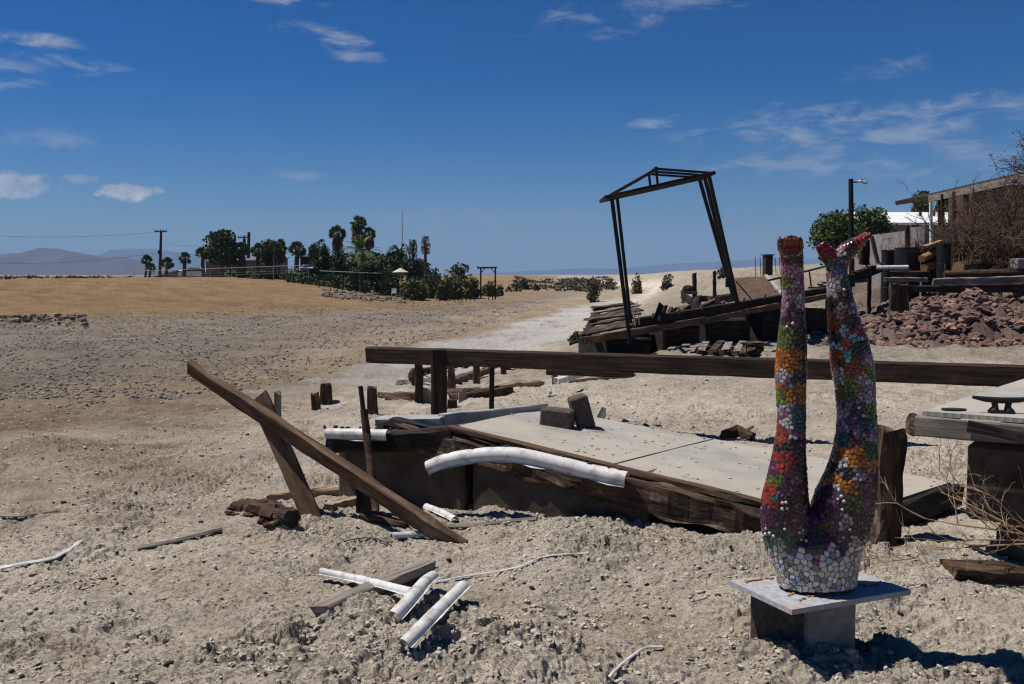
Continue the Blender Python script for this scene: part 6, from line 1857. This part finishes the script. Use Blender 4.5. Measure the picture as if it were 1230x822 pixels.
# gangway from the wrecked deck up to the bank
def gangway():
    a = P(952, 362, d=19.7); b = P(1058, 322, d=24.5); root = thing('gangway', 'dark timber gangway climbing from the wrecked deck to the bank', 'gangway', a)
    sd = Vector((.35, 1, 0)).normalized()
    for k, o in enumerate((0, .9)):
        m = MB(); m.board(a + sd * o, b + sd * o, .10, .20, jit=.015); m.build('stringer', 'wood_black', root)
    for i in range(22):
        t = i / 21; p = a.lerp(b, t) + Vector((0, 0, .12))
        if i in (5, 13): continue
        m = MB(); m.board(p - sd * .1, p + sd * 1.05, .19, .035, jit=.01, ragged=.04); m.build('tread_board', rng.choice(['wood_grey', 'wood_rotten', 'wood_brown']), root)
    for t in (.05, .35, .6, .85):
        p = a.lerp(b, t); m = MB(); g = Vector((p.x, p.y, gz(p.x, p.y) - .1)); m.board(g, p, .08, .08, up=(0, -1, 0), jit=.01); m.build('support_post', 'wood_black', root)
    m = MB(); m.tube([P(923, 337, d=20.5), P(945, 332, d=21), P(1000, 318, d=23.5)], .022, 6); m.build('handrail', 'black_steel', root)
    m = MB(); m.tube([P(940, 358, d=20.7), P(938, 334, d=20.8)], .018, 6); m.build('rail_post', 'black_steel', root)
    m = MB(); m.tube([P(975, 350, d=21.8), P(972, 325, d=21.9)], .018, 6); m.build('rail_post', 'black_steel', root)
gangway()
# far remains between the lift and the bank
for (a, b, w, h, mt_, lab, d) in [((845, 331), (905, 329), .5, .4, 'wood_black', 'long dark timber far behind the right lift leg', 48),
                                  ((826, 333), (846, 330), .35, .3, 'wood_rotten', 'short rotten timber far left of the right lift leg', 47),
                                  ((918, 327), (960, 322), .4, .35, 'wood_rotten', 'dark timber far behind the plywood panel', 42)]:
    plank('far_timber', onG(a[0], d) + Vector((0, 0, .1)), onG(b[0], d - 1) + Vector((0, 0, .15)), w, h, mt_, lab, 'timber', 'timbers far behind the boat lift', jit=.08, ragged=.2, lift=0)
m = MB(); d = 42; m.slab([onG(904, d) + Vector((0, 0, .1)), onG(920, d) + Vector((0, 0, .15)), onG(920, d + 3) + Vector((0, 0, .6)), onG(906, d + 3) + Vector((0, 0, .55))], .06, 3, 3, .03)
tag(m.build('sheet_board', 'shed_roof'), 'pale slanting panel far behind the plywood panel', 'board')
def cart():
    d = 46; c = onG(827, d); root = thing('wheel_frame', 'small dark metal frame standing on the flat between the lift legs', 'frame', c)
    m = MB(); m.box(c + Vector((0, 0, .45)), (.7, .5, .12), None, .02); m.build('tray', 'rust', root)
    for x in (-.3, .3):
        for y in (-.2, .2):
            m = MB(); m.tube([c + Vector((x, y, -.05)), c + Vector((x * .8, y, .42))], .03, 6); m.build('leg', 'black_steel', root)
    m = MB(); m.blob(c + Vector((-.05, 0, .62)), (.28, .2, .16), 2, .6); m.build('rusted_motor', 'char', root)
cart()
stub(834, 0, 328, 46, .2, 'wood_black', 'lone dark pile right of the small metal frame', group='far piles')
stub(858, 0, 326, 47, .16, 'wood_black', 'lone dark pile just left of the right lift leg', group='far piles')
def far_box():
    d = 60; b = onG(923, d, -.2); t = P(923, 307, d=d); root = thing('lookout_box', 'dark boxy hut on the bank skyline left of the mosaic legs', 'hut', b)
    m = MB(); m.box((b.x, b.y + .5, (b.z + t.z) / 2), (.42, .8, t.z - b.z)); m.build('wall', 'wood_black', root)
    m = MB(); m.box((b.x, b.y + .5, t.z + .04), (.6, 1.0, .06)); m.build('roof', 'wood_dark', root)
far_box()
m = MB(); d = 58; 
for x in (907, 913, 931, 936):
    m2 = MB(); b = onG(x, d, -.1); m2.tube([b, P(x, 309, d=d)], .02, 5); tag(m2.build('thin_post', 'black_steel'), 'thin metal post on the skyline beside the dark hut', 'post', 'thin posts by the dark hut')
tree(949, 62, 302, 16, 'small dark tree on the skyline right of the dark hut', n=300, trunk_h=.2, size=.12)
